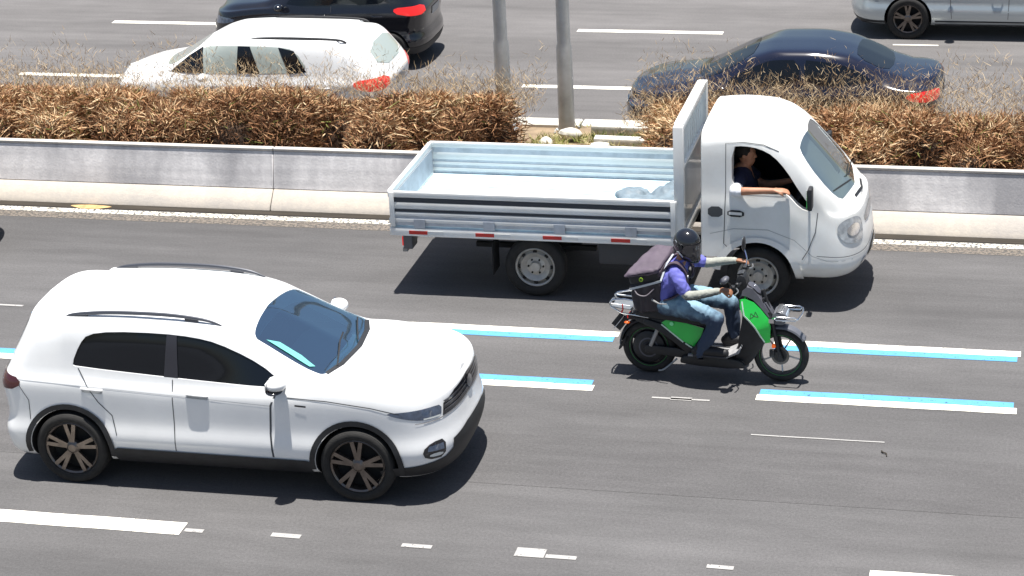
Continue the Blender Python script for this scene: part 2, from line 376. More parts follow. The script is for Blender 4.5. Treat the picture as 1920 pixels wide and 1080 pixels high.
lines('gutter_dust',[(-40,30,23.60,23.79)],paint((.17,.145,.12),5,.45),.003)
lines('worn_marking',[(-4.21,-3.96,16.23,16.38),(-3.95,-3.69,16.24,16.30),(-6.33,-6.07,16.26,16.33),(-5.18,-4.92,16.25,16.31),(-2.62,-2.40,16.26,16.32),(-3.63,-3.08,19.46,19.49),(-3.45,-3.25,19.44,19.51),(-7.10,-6.93,16.24,16.30),(-11.3,-10.7,20.9,20.94),(-2.6,-1.4,18.78,18.80)],PWW,.005)
# median: soil, barrier, kerb
SOIL=mat('median_soil',(.30,.22,.14),.95,var=.55,vscale=2.2,bump=.8,bscale=30)
def soil():
    xs=np.arange(-40,30,.16); ys=[24.42,24.7,25.2,25.8,26.4,26.9,27.3,27.62]; v=[];f=[]
    for i,x in enumerate(xs):
        for j,y in enumerate(ys):
            base=[.42,.40,.30,.2,.1,.05,.02,0][j]; v.append((x,y,base+.05*noise.noise(Vector((x*1.3,y*2,0)))))
            if i and j: n=len(ys); a=i*n+j; f.append((a-n-1,a-1,a,a-n))
    return MB().add(v,f).build('median_soil',SOIL)
o=soil(); o['kind']='structure'
def concrete(name,col,dark,streak):
    M=mat(name,col,.85,bump=.25,bscale=40); n=M.node_tree; b=n.nodes['Principled BSDF']; tc=n.nodes.new('ShaderNodeTexCoord')
    prev=None
    for sc,s_,lo,p in (((.9,.9,.25),1.3,dark,.47),((.15,.15,6),1.6,.80,.5),((2.5,2.5,1),5,.86,.5),((1,1,1),30,.9,.5)):
        mp=n.nodes.new('ShaderNodeMapping'); mp.inputs['Scale'].default_value=sc; n.links.new(tc.outputs['Object'],mp.inputs[0])
        t=n.nodes.new('ShaderNodeTexNoise'); t.inputs['Scale'].default_value=s_; t.inputs['Detail'].default_value=5; n.links.new(mp.outputs[0],t.inputs[0])
        mr=n.nodes.new('ShaderNodeMapRange'); mr.inputs[1].default_value=p-.09; mr.inputs[2].default_value=p+.09; mr.inputs[3].default_value=lo; mr.inputs[4].default_value=1; n.links.new(t.outputs['Fac'],mr.inputs[0])
        if prev is None: prev=mr.outputs[0]
        else:
            q=n.nodes.new('ShaderNodeMath'); q.operation='MULTIPLY'; n.links.new(prev,q.inputs[0]); n.links.new(mr.outputs[0],q.inputs[1]); prev=q.outputs[0]
    mx=n.nodes.new('ShaderNodeMix'); mx.data_type='RGBA'; mx.inputs[6].default_value=(.25,.245,.26,1); mx.inputs[7].default_value=(*col,1); n.links.new(prev,mx.inputs[0]); n.links.new(mx.outputs[2],b.inputs['Base Color']); return M
CONU=concrete('stained_concrete',(.84,.81,.80),.25,1); CONL=concrete('cream_concrete',(.56,.50,.42),.75,1); CONT=concrete('coping_concrete',(.62,.58,.52),.7,1)
bar=empty('concrete_barrier',(-6,24.1,0)); tag(bar,'low stained concrete median barrier with a flared cream foot behind the pickup','barrier')
def barr(nm,prof,mt,gap):
    x=-44
    mb=MB()
    L=5
    while x<30:
        P=[(y,z) for y,z in prof]; n=len(P); a,b=x+gap/2,x+L-gap/2
        v=[(a+6,y,z) for y,z in P]+[(b+6,y,z) for y,z in P]
        mb.add(v,[tuple(range(n)),tuple(range(2*n-1,n-1,-1))]+[(i,i+n,(i+1)%n+n,(i+1)%n) for i in range(n)]); x+=L
    return mb.build(nm,mt,bar,bevel=.008,seg=1)
barr('foot',[(.0,0),(.02,.05),(.17,.215),(.40,.215),(.40,0)],CONL,.008)
barr('upper_wall',[(.173,.217),(.27,.655),(.37,.655),(.37,.217)],CONU,.008)
barr('coping',[(.262,.657),(.262,.692),(.345,.692),(.345,.657)],CONT,.006)
DK=mat('gutter_dirt',(.035,.028,.02),.95,var=.5,vscale=3,stretch=(.5,3,1)); o=lines('gutter_dirt',[(-44,30,23.96,24.10)],DK,.006)
SAND=mat('orange_sand',(.55,.36,.16),.95,var=.4,vscale=12); 
mb=MB(); P=[(-11.23+.24*math.cos(a)*(1+.2*math.sin(3*a)),24.0+.07*math.sin(a),) for a in np.linspace(0,2*PI,20)[:-1]]; mb.add([(-11.23,24.0,.035)]+[(p[0],p[1],.008) for p in P],[(0,1+i,1+(i+1)%19) for i in range(19)]); o=mb.build('sand_patch',SAND); tag(o,kind='stuff')
# far kerb of the median with a retaining face
KERB=concrete('kerb_concrete',(.70,.67,.58),.7,1)
kb=MB()
x=-40
while x<30: kb.box((x+.5,27.75,-.49),(.985,.26,1.04)); x+=1.0
o=kb.build('median_kerb',KERB,bevel=.015,seg=1); o['kind']='structure'
for (x0,x1,y,z,nm,lab) in ((-5.75,-4.4,27.18,.12,'kerb_stone','pale broken kerb stone lying in the median gap nearest the far kerb'),(-5.6,-4.3,26.6,.15,'kerb_stone','pale broken kerb stone lying in the grass just behind the pickup bed')):
    o=MB().box((0,0,0),(x1-x0,.14,.12)).build(nm,KERB,bevel=.02); o.location=((x0+x1)/2,y,z); o.rotation_euler=(0.05,0.02,.02); tag(o,lab,'kerb stone')
# poles
POLE=mat('galvanised_pole',(.48,.49,.495),.55,metal=.5,var=.3,vscale=3)
for x,y,z,lab in ((-6.1,27.3,0,'grey steel street lamp pole standing in the open gap of the median'),(-6.95,27.45,0,'grey steel street lamp pole rising behind the end of the left hedge')):
    t=empty('street_lamp',(x,y,z)); tag(t,lab,'street lamp',group='street lamp poles on the median'); H=10
    MB().lathe([(0,H),(.055,H),(.085,1.2),(.10,1.15),(.105,0)],(0,0,0),'z',28).build('pole',POLE,t)
    MB().box((0,0,.012),(.36,.36,.024)).lathe([(0,.07),(.016,.07),(.016,0)],(.13,.13,0),'z',8).lathe([(0,.07),(.016,.07),(.016,0)],(-.13,.13,0),'z',8).lathe([(0,.07),(.016,.07),(.016,0)],(.13,-.13,0),'z',8).lathe([(0,.07),(.016,.07),(.016,0)],(-.13,-.13,0),'z',8).build('base_plate',POLE,t)
    MB().tube([(0,0,H-.1),(0,.5,H+.3),(0,1.5,H+.45)],[.05,.045,.035],sub=4).build('arm',POLE,t); MB().ell((0,1.7,H+.43),(.14,.34,.06)).build('lamp_head',POLE,t)
# ---------------- hedges: thousands of thin dry blades with a dark twiggy heart
def blade_mat(name,ramp):
    M=bpy.data.materials.new(name); M.use_nodes=True; n=M.node_tree; b=n.nodes['Principled BSDF']; b.inputs['Roughness'].default_value=.8; b.inputs['Specular IOR Level'].default_value=.2
    a=n.nodes.new('ShaderNodeAttribute'); a.attribute_name='tone'; r=n.nodes.new('ShaderNodeValToRGB'); e=r.color_ramp.elements
    e[0].position=ramp[0][0]; e[0].color=(*ramp[0][1],1); e[1].position=ramp[-1][0]; e[1].color=(*ramp[-1][1],1)
    for p,c in ramp[1:-1]: k=e.new(p); k.color=(*c,1)
    n.links.new(a.outputs['Fac'],r.inputs[0]); n.links.new(r.outputs[0],b.inputs['Base Color']); return M
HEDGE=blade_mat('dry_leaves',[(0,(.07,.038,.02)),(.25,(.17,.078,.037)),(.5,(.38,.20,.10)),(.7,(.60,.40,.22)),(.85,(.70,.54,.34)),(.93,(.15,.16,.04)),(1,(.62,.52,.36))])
GRASSM=blade_mat('grass_blades',[(0,(.08,.13,.025)),(.35,(.18,.22,.05)),(.6,(.38,.36,.12)),(1,(.55,.47,.28))])
def blades(name,P,D,L,W,tone,mt,parent=None,bend=.25):
    n=len(P); D=D/np.linalg.norm(D,axis=1)[:,None]; side=np.cross(D,rng.normal(size=(n,3))); side/=np.linalg.norm(side,axis=1)[:,None]
    up=np.cross(side,D); W=W[:,None]; L=L[:,None]; mid=P+D*L*.55+up*L*bend*.25; tip=P+D*L-up*L*bend*.3*rng.random((n,1))+rng.normal(size=(n,3))*L*.08
    V=np.stack([P-side*W/2,P+side*W/2,mid+side*W*.45,tip,mid-side*W*.45],1).reshape(-1,3)
    me=bpy.data.meshes.new(name); me.vertices.add(n*5); me.vertices.foreach_set('co',V.astype(np.float32).ravel())
    b=np.arange(n)*5; q=np.stack([b,b+1,b+2,b+4],1); t=np.stack([b+4,b+2,b+3],1)
    li=np.concatenate([q.ravel(),t.ravel()]); me.loops.add(len(li)); me.loops.foreach_set('vertex_index',li.astype(np.int32))
    me.polygons.add(2*n); ls=np.concatenate([np.arange(n)*4,4*n+np.arange(n)*3]); lt=np.concatenate([np.full(n,4),np.full(n,3)])
    me.polygons.foreach_set('loop_start',ls.astype(np.int32)); me.update(calc_edges=True); me.validate()
    at=me.attributes.new('tone','FLOAT','FACE'); at.data.foreach_set('value',np.concatenate([tone,tone]).astype(np.float32))
    me.materials.append(mt); o=bpy.data.objects.new(name,me); COL.objects.link(o)
    if parent:o.parent=parent
    return o
def vnoise(X,Y,s,seed): return np.array([noise.noise(Vector((x*s+seed,y*s*1.5,seed*.3))) for x,y in zip(X,Y)])
def hedge(x0,x1,n,label,seed,hb=1.0):
    t=empty('dry_hedge',((x0+x1)/2,25.6,.3)); tag(t,label,'hedge',group='dry brown hedges on the median')
    off=np.array([(x0+x1)/2,25.6,.3])
    # bushes (clumps)
    nb=int((x1-x0)*14); bx=rng.uniform(x0+.25,x1-.25,nb); by=rng.uniform(24.75,26.0,nb); bh=np.minimum(hb*(.90+.16*rng.random(nb)),hb*1.02-.30*(by-25.4))+.13*vnoise(bx,by,.9,seed); br=rng.uniform(.22,.42,nb); bt=rng.uniform(-.2,.2,nb)
    k=rng.integers(0,nb,n); a=rng.uniform(0,2*PI,n); rad=br[k]*np.sqrt(rng.random(n)); u=rng.random(n)**.8
    z=.25+(bh[k]-.25)*u; env=np.sqrt(np.clip(1-((u-.45)/.62)**2,0.05,1)); 
    P=np.stack([bx[k]+rad*np.cos(a)*env*1.15,np.clip(by[k]+rad*np.sin(a)*env,24.5,26.9),z],1)
    sg=np.sign(rng.random(n)-.5)
    D=np.stack([np.cos(a)*.6+sg*.75*rng.random(n),np.sin(a)*.45,rng.uniform(-.12,.75,n)],1)+rng.normal(size=(n,3))*.3
    D[:,1]=np.where(P[:,1]<24.65,np.abs(D[:,1]),D[:,1])
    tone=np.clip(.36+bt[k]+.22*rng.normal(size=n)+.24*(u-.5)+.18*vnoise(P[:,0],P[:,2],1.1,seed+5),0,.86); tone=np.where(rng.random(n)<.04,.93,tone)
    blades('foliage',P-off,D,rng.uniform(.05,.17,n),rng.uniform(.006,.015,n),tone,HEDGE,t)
    # dark twiggy heart
    mb=MB()
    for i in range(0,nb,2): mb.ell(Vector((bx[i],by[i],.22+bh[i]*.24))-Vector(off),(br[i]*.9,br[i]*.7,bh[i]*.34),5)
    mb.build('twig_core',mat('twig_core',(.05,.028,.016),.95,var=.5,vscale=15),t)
    # pale dry plumes standing above
    n2=int((x1-x0)*2600); px=rng.uniform(x0-.1,x1+.1,n2); py=rng.uniform(25.3,27.0,n2); w_=.5+.5*np.array([noise.noise(Vector((x*.8+seed,3,0))) for x in px])
    cl=np.array([noise.noise(Vector((x*1.7+seed,y,9))) for x,y in zip(px,py)]); pz=.80+.25*rng.random(n2)*0-.25*rng.random(n2)+rng.exponential(1,n2).clip(0,3.2)*(.10+.07*w_+.12*np.clip(cl,-.5,.6)); P=np.stack([px,py,pz],1); D=np.stack([rng.normal(size=n2)*.5,rng.normal(size=n2)*.3,rng.uniform(.3,1,n2)],1)
    blades('dry_plumes',P-off,D,rng.uniform(.04,.13,n2),rng.uniform(.003,.0065,n2),np.clip(rng.normal(.82,.12,n2),.5,1)*np.where(np.ones(n2)>0,1,1),blade_mat('plume',[(0,(.28,.18,.09)),(.7,(.42,.30,.17)),(1,(.55,.44,.29))]),t)
    return t
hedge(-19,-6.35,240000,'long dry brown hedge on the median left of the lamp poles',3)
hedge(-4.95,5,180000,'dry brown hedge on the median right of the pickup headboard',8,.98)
n=7000; gx=rng.uniform(-6.4,-4.6,n); gy=rng.uniform(24.6,27.55,n); P=np.stack([gx,gy,np.interp(gy,[24.4,25.8,27.3],[.4,.2,.02])],1)
msk=np.array([noise.noise(Vector((x*2,y*2,1))) for x,y in zip(gx,gy)])>-.05
P=P[msk]; n=len(P); o=blades('grass',P,np.stack([rng.normal(size=n)*.6,rng.normal(size=n)*.5,rng.uniform(.3,1,n)],1),rng.uniform(.05,.16,n),rng.uniform(.005,.011,n),np.clip(.62+.3*rng.normal(size=n)-.8*np.exp(-((P[:,0]+5.45)**2/.05+(P[:,1]-27.0)**2/.06)),0,1),GRASSM); tag(o,kind='stuff')
for i,(x,y) in enumerate(((-5.95,26.9),(-5.5,26.4),(-6.2,26.5))):
    mb=MB(); mb.ell((0,0,.03),(.16-.03*i,.09,.07),6); me=mb.mesh('stone')
    for v in me.vertices: v.co*=1+.25*noise.noise(v.co*9+Vector((i,0,0)))
    o=link('stone',me,KERB); o.location=(x,y,.12); tag(o,['rounded pale stone beside the lamp pole base','pale stone lying in the dry grass left of the green tuft','small pale stone at the end of the left hedge'][i],'stone')
# ------------------------------------------------------------------ cars
def arch_cut(x,z,r,w_): return [(cyl_mesh(x,z,r,-w_-.2,-w_+.34),LINER),(cyl_mesh(x,z,r,w_-.34,w_+.2),LINER)]
def slit(name,bvh,path,wd,mt,root,off=.003):
    o=[]
    for pr in ('y-','y+'): o.append(patch(name,bvh,ribbon(path,wd),pr,mt,root,off,.08))
    return o
def mirrorP(P): return [(x,-y) for x,y in P]
SUV=dict(xr=-.71,xf=3.50,w=.88,zb=.20,Bf=.55,Br=.34,nf=2.7,nr=4,tuck=.028,k5y=.042,k6y=.085,z4=.63,z5=.12,z3=.46,
 top=[(-.5,1.475),(-.3,1.50),(.1,1.525),(.6,1.54),(1.1,1.53),(1.4,1.505),(1.62,1.46),(1.85,1.36),(2.1,1.235),(2.32,1.135),(2.45,1.095),(2.7,1.08),(3.0,1.055),(3.25,1.015),(3.4,.975),(3.5,.94)],
 belt=[(-.7,1.03),(0,1.03),(1,1.0),(2,.995),(2.4,1.01),(3,.975),(3.5,.90)],
 y7=[(-.6,.66),(0,.695),(1.2,.70),(1.7,.69),(2.3,.745),(2.6,.765),(3,.76),(3.5,.73)],y8=[(-.5,.54),(0,.57),(1.4,.585),(1.8,.61),(2.3,.65),(2.6,.68),(3.0,.67),(3.5,.62)],
 df=[-.12,-.10,-.04,0,-.03,-.055,-.075,-.09,-.10,-.11],dr=[.12,.08,.02,0,.03,0,.06,.25,.27,.28])
def tcross():
    t=empty('white_suv',(-8.41,17.86,0)); body=car_body(SUV); bv=bvh_of(body); Wz=.34
    cab=[(-.36,.72),(-.34,1.28),(-.1,1.43),(.6,1.47),(1.3,1.44),(1.52,1.36),(1.85,1.17),(2.15,1.0),(2.15,.72)]
    def cav():
        v=[];n=len(cab)
        for s in(-1,1):
            for x,z in cab: v.append((x,s*np.interp(z,[.7,1.0,1.2,1.46],[.72,.70,.64,.56]),z))
        me=MB().add(v,[tuple(range(n)),tuple(range(2*n-1,n-1,-1))]+[(i,i+n,(i+1)%n+n,(i+1)%n) for i in range(n)]).mesh('c'); return me
    sidew=[(.06,1.12),(.10,1.10),(1.0,1.045),(1.93,1.00),(1.99,1.03),(1.90,1.125),(1.68,1.25),(1.42,1.365),(1.2,1.41),(.9,1.43),(.45,1.425),(.22,1.39),(.14,1.30)]
    ws=chaikin([(1.70,-.575),(1.655,-.3),(1.645,0),(1.655,.3),(1.70,.575),(1.80,.59),(2.27,.655),(2.36,.62),(2.43,.40),(2.475,0),(2.43,-.40),(2.36,-.62),(2.27,-.655),(1.80,-.59)],2)
    rw=[(-.56,1.10),(.56,1.10),(.50,1.40),(-.50,1.40)]
    wsc=MB().add([(x,y,.92) for x,y in ws]+[(x,y,1.9) for x,y in ws],[tuple(range(len(ws)))[::-1],tuple(range(len(ws),2*len(ws)))]+[(i,(i+1)%len(ws),(i+1)%len(ws)+len(ws),i+len(ws)) for i in range(len(ws))]).mesh('c')
    sw=chaikin(sidew,1)
    cuts=arch_cut(0,Wz,.372,.88)+arch_cut(2.65,Wz,.372,.88)+[(cav(),INTER),(wsc,None),(MB().prism(sw,-1.1,-.55).mesh('c'),None),(MB().prism(sw,.55,1.1).mesh('c'),None)]
    b=link('body',booleans(body,cuts,'body'),WHITE,t,32)
    g=patch('windshield',bv,ws,'z',WINDGL,t,-.006,.05)
    MB()
    fr=ws; inner=[(2.02+(x-2.02)*.93+.0,y*.95) for x,y in ws]
    for pr in('y-','y+'): patch('side_window',bv,sw,pr,SIDEGL,t,-.008,.06)
    patch('rear_window',bv,rw,'x-',SIDEGL,t,.004,.06)
    for pr in('y-','y+'):
        patch('door_pillar',bv,[(.92,1.05),(1.05,1.045),(1.05,1.44),(.96,1.44)],pr,mat('pillar_black',(.035,.035,.045),.3),t,.0,.08)
    # cladding: arches, sills, lower bumpers
    def ring(cx,z,r0,r1,a0,a1,n=26): return [(cx+r1*math.cos(R(a)),z+r1*math.sin(R(a))) for a in np.linspace(a0,a1,n)]+[(cx+r0*math.cos(R(a)),z+r0*math.sin(R(a))) for a in np.linspace(a1,a0,n)]
    for pr in('y-','y+'):
        patch('wheel_arch_trim',bv,ring(0,Wz,.376,.425,-8,188),pr,BLACKPL,t,.012,.05); patch('wheel_arch_trim',bv,ring(2.65,Wz,.376,.425,-8,188),pr,BLACKPL,t,.012,.05)
        patch('sill_trim',bv,[(.42,.225),(2.23,.225),(2.24,.36),(2.2,.375),(.45,.385),(.41,.36)],pr,BLACKPL,t,.012,.06)
    # front
    C=('cyl',2.75,0)
    patch('lower_bumper',bv,chaikin([(-83,.24),(83,.24),(83,.33),(62,.37),(40,.40),(38,.55),(-38,.55),(-40,.40),(-62,.37),(-83,.33)],1),C,BLACKPL,t,.006,.05)
    patch('grille',bv,[(-44,0.745),(44,0.745),(42,0.845),(28,0.890),(0,0.905),(-28,0.890),(-42,0.845)],C,GLOSSBLK,t,.004,.025)
    for s in(-1,1):
        patch('headlight',bv,chaikin([(s*45,0.750),(s*57,0.760),(s*72,0.810),(s*79,0.845),(s*66,0.860),(s*52,0.860),(s*43.5,0.845)],1),C,LAMPGL,t,.0025,.02)
        patch('lamp_bar',bv,[(s*46,0.755),(s*57,0.767),(s*57,0.780),(s*46,0.770)],C,CLEAR,t,.006,.02)
        patch('fog_lamp_housing',bv,chaikin([(s*46,.40),(s*58,.42),(s*60,.50),(s*54,.56),(s*45,.56)],1),C,GLOSSBLK,t,.008,.03)
        patch('fog_lamp',bv,chaikin([(s*48,.43),(s*56,.44),(s*56,.465),(s*48,.46)],1),C,CLEAR,t,.014,.03)
        patch('daytime_light',bv,[(s*47,.475),(s*57,.49),(s*56,.53),(s*47,.53)],C,LAMPGL,t,.012,.03)
        patch('tail_light',bv,chaikin([(180-s*30,.86),(180-s*62,.86),(180-s*70,.93),(180-s*64,1.0),(180-s*30,1.0)],1),('cyl',-.1,0),mat('smoked_tail_lamp',(.06,.012,.014),.15,coat=.8),t,.006,.05)
    for z in (0.780,0.820,0.855): patch('grille_bar',bv,[(-42,z),(42,z),(42,z+.012),(-42,z+.012)],C,mat('dark_chrome',(.2,.2,.22),.25,metal=1),t,.011,.04)
    patch('chrome_strip',bv,[(-62,0.738),(-44,0.730),(44,0.730),(62,0.738),(62,0.745),(44,0.740),(-44,0.740),(-62,0.745)],C,CHROME,t,.003,.02)
    patch('badge',bv,[(6*math.cos(a),0.820+.055*math.sin(a)) for a in np.linspace(0,2*PI,24)[:-1]],C,CHROME,t,.018,.04)
    patch('rear_light_bar',bv,[(-30+180,.93),(210,.93),(210,.99),(150,.99)],('cyl',-.1,0),GLOSSBLK,t,.005,.05)
    # shut lines, crease
    SH=mat('shut_line',(.05,.055,.065),.7)
    slit('shut_line',bv,[(1.96,.99),(1.90,.86),(1.885,.60),(1.90,.385)],.017,SH,t); slit('shut_line',bv,[(1.0,1.03),(1.0,.7),(1.0,.385)],.008,SH,t)  # front door line drawn wide to take in the mirror's cast shadow
    slit('shut_line',bv,[(.12,1.09),(.20,.95),(.30,.80),(.42,.68),(.455,.5)],.008,SH,t); slit('shut_line',bv,[(-.62,.90),(-.45,.93),(-.36,.78),(-.36,.60)],.007,SH,t)
    slit('shut_line',bv,[(2.05,.935),(2.4,.925),(2.8,.885),(3.05,.84)],.008,SH,t)
    slit('crease_line',bv,[(-.45,.965),(.3,.93),(1.9,.855)],.006,mat('crease',(.5,.51,.52),.4),t,.002)
    for s,pr in((-1,'y-'),(1,'y+')):
        for hx in(.25,1.23):
            sock=patch('handle_recess',bv,[(hx-.09,.885),(hx+.09,.875),(hx+.10,.905),(hx,.925),(hx-.10,.915)],pr,mat('recess',(.4,.41,.42),.4),t,.002,.03)
            loc,nor,_,_=bv.ray_cast(Vector((hx,s*4,.915)),Vector((0,-s,0)))
            MB().tube([(hx-.10,loc.y+s*.004,.92),(hx-.07,loc.y+s*.016,.922),(hx+.07,loc.y+s*.016,.915),(hx+.10,loc.y+s*.004,.912)],[.010,.011,.011,.010],sub=3).build('door_handle',WHITE,t)
        patch('fender_badge',bv,[(2.12,.865),(2.22,.86),(2.22,.875),(2.12,.88)],pr,BLACKPL,t,.005,.03)
        # mirrors
        m_=empty('side_mirror'); m_.parent=t; m_.location=(1.93,s*.80,1.05)
        h=MB(); h.ell((.06,s*.10,.045),(.095,.105,.062),10); me=h.mesh()
        for v in me.vertices:
            if v.co.x<.005: v.co.x=.005
        link('mirror_housing',me,WHITE,m_,40); MB().ell((.05,s*.12,-.012),(.075,.10,.022),8).bar((.08,s*-.06,-.03),(.05,s*.08,-.005),.07,.03).build('mirror_base',GLOSSBLK,m_); MB().box((.0,s*.13,.045),(.006,.16,.075)).build('mirror_glass',CHROME,m_)
        # roof rail
        P=[(-.06,.575),(.06,.585),(.4,.59),(.9,.59),(1.25,.585),(1.42,.58)]; zz=[1.475,1.515,1.55,1.555,1.525,1.475]
        MB().tube([(x,s*y,z+.0) for (x,y),z in zip(P,zz)],[.006,.017,.019,.019,.016,.006],sub=5).box((.12,s*.588,1.49),(.12,.02,.06)).box((1.15,s*.588,1.50),(.12,.02,.06)).build('roof_rail',mat('rail_grey',(.07,.075,.09),.35,metal=.3),t)
    slit('roof_ditch',bv,[],.01,SH,t) if 0 else None
    for s in (-1,1): patch('roof_groove',bv,ribbon([(-.25,s*.60),(.5,s*.612),(1.2,s*.612),(1.6,s*.60)],.008),'z',mat('groove',(.45,.46,.47),.5),t,.002,.08)
    patch('bonnet_line',bv,ribbon(chaikin([(2.62,-.70),(2.8,-.67),(3.1,-.60),(3.27,-.45),(3.34,-.2),(3.345,.0),(3.34,.2),(3.27,.45),(3.1,.60),(2.8,.67),(2.62,.70)],2,False),.007),'z',mat('bonnet_gap',(.3,.31,.32),.5),t,.002,.05)
    MB().prism([(.08,1.52),(-.06,1.515),(-.07,1.555),(-.03,1.555)],-.012,.012).build('antenna',WHITE,t,bevel=.006)
    # interior
    MB().prism([(1.75,.72),(1.72,.93),(1.82,.98),(2.2,1.0),(2.2,.72)],-.62,.62).build('dashboard',INTER,t,bevel=.02)
    for s in(-1,1):
        se=MB(); se.prism(chaikin([(1.0,.73),(1.5,.73),(1.5,.80),(1.05,.82),(.88,1.28),(.78,1.27),(.88,.8)],1),s*.36-.23,s*.36+.23); se.prism(chaikin([(.79,1.27),(.88,1.27),(.86,1.42),(.79,1.41)],1),s*.36-.11,s*.36+.11); se.build('seat',SEATF,t,bevel=.02)
    MB().tube([(1.60+.05*math.sin(a),.36+.18*math.cos(a),1.0+.17*math.sin(a)) for a in np.linspace(0,2*PI,25)[:-1]],.014,closed=True).bar((1.6,.2,1.0),(1.6,.52,1.0),.05,.03).build('steering_wheel',INTER,t)
    # green sticker along the near windscreen edge and visor
    patch('windshield_sticker',bv,[(1.80,-.53),(1.90,-.47),(2.10,-.50),(2.24,-.565),(2.20,-.60),(2.0,-.56)],'z',mat('teal_film',(.16,.50,.46),.3),t,.001,.05)
    patch('wiper',bv,ribbon([(2.40,-.45),(2.30,-.05),(2.27,.15)],.014),'z',BLACKPL,t,.012,.06); patch('wiper',bv,ribbon([(2.42,.1),(2.34,.35),(2.27,.58)],.014),'z',BLACKPL,t,.012,.06)
    patch('cowl_panel',bv,[(2.37,-.62),(2.445,-.40),(2.49,0),(2.445,.40),(2.37,.62),(2.335,.60),(2.40,.38),(2.44,0),(2.40,-.38),(2.335,-.60)],'z',BLACKPL,t,.003,.05)
    for x in(0,2.65):
        for y in(-.775,.775): wheel(t,x,y,.335,.20,'alloy',ALLOY,rr=.25)
    MB().box((1.3,0,.26),(3.4,1.2,.1)).tube([(-.0,-.7,.33),(0,.7,.33)],.035).build('underbody',LINER,t)
    return t
T=tcross(); tag(T,'white compact suv with roof rails and tinted side windows driving in front of the pickup','car')
# ------------------------------------------------------------------ pickup truck
CAB=dict(xr=1.75,xf=3.43,w=.835,zb=.32,Bf=.42,Br=.06,nf=2.9,nr=6,sh7=.20,d7=.055,d8=.012,tuck=.018,k5y=.035,k6y=.06,z4=.72,z5=.16,z3=.50,
 top=[(1.74,1.81),(1.85,1.835),(2.1,1.85),(2.4,1.84),(2.58,1.80),(2.72,1.71),(2.93,1.48),(3.15,1.23),(3.24,1.13),(3.30,1.08),(3.42,1.02)],
 belt=[(1.8,1.24),(2.4,1.23),(2.7,1.14),(2.95,1.03),(3.2,1.0),(3.5,.98)],
 y7=[(1.8,.72),(2.6,.71),(2.9,.76),(3.5,.76)],y8=[(1.8,.62),(2.5,.60),(2.8,.66),(3.2,.70),(3.5,.66)],
 df=[-.22,-.12,-.03,0,-.02,-.04,-.065,-.085,-.10,-.11],dr=[0]*10)
REFW=mat('bed_floor_sky_tint',(.52,.67,.74),.6,var=.22,vscale=5); BEDG=mat('bed_grey_steel',(.52,.55,.60),.5,metal=.3,var=.25,vscale=6)  # sky reflected by the bed floor is put into its pale blue colour
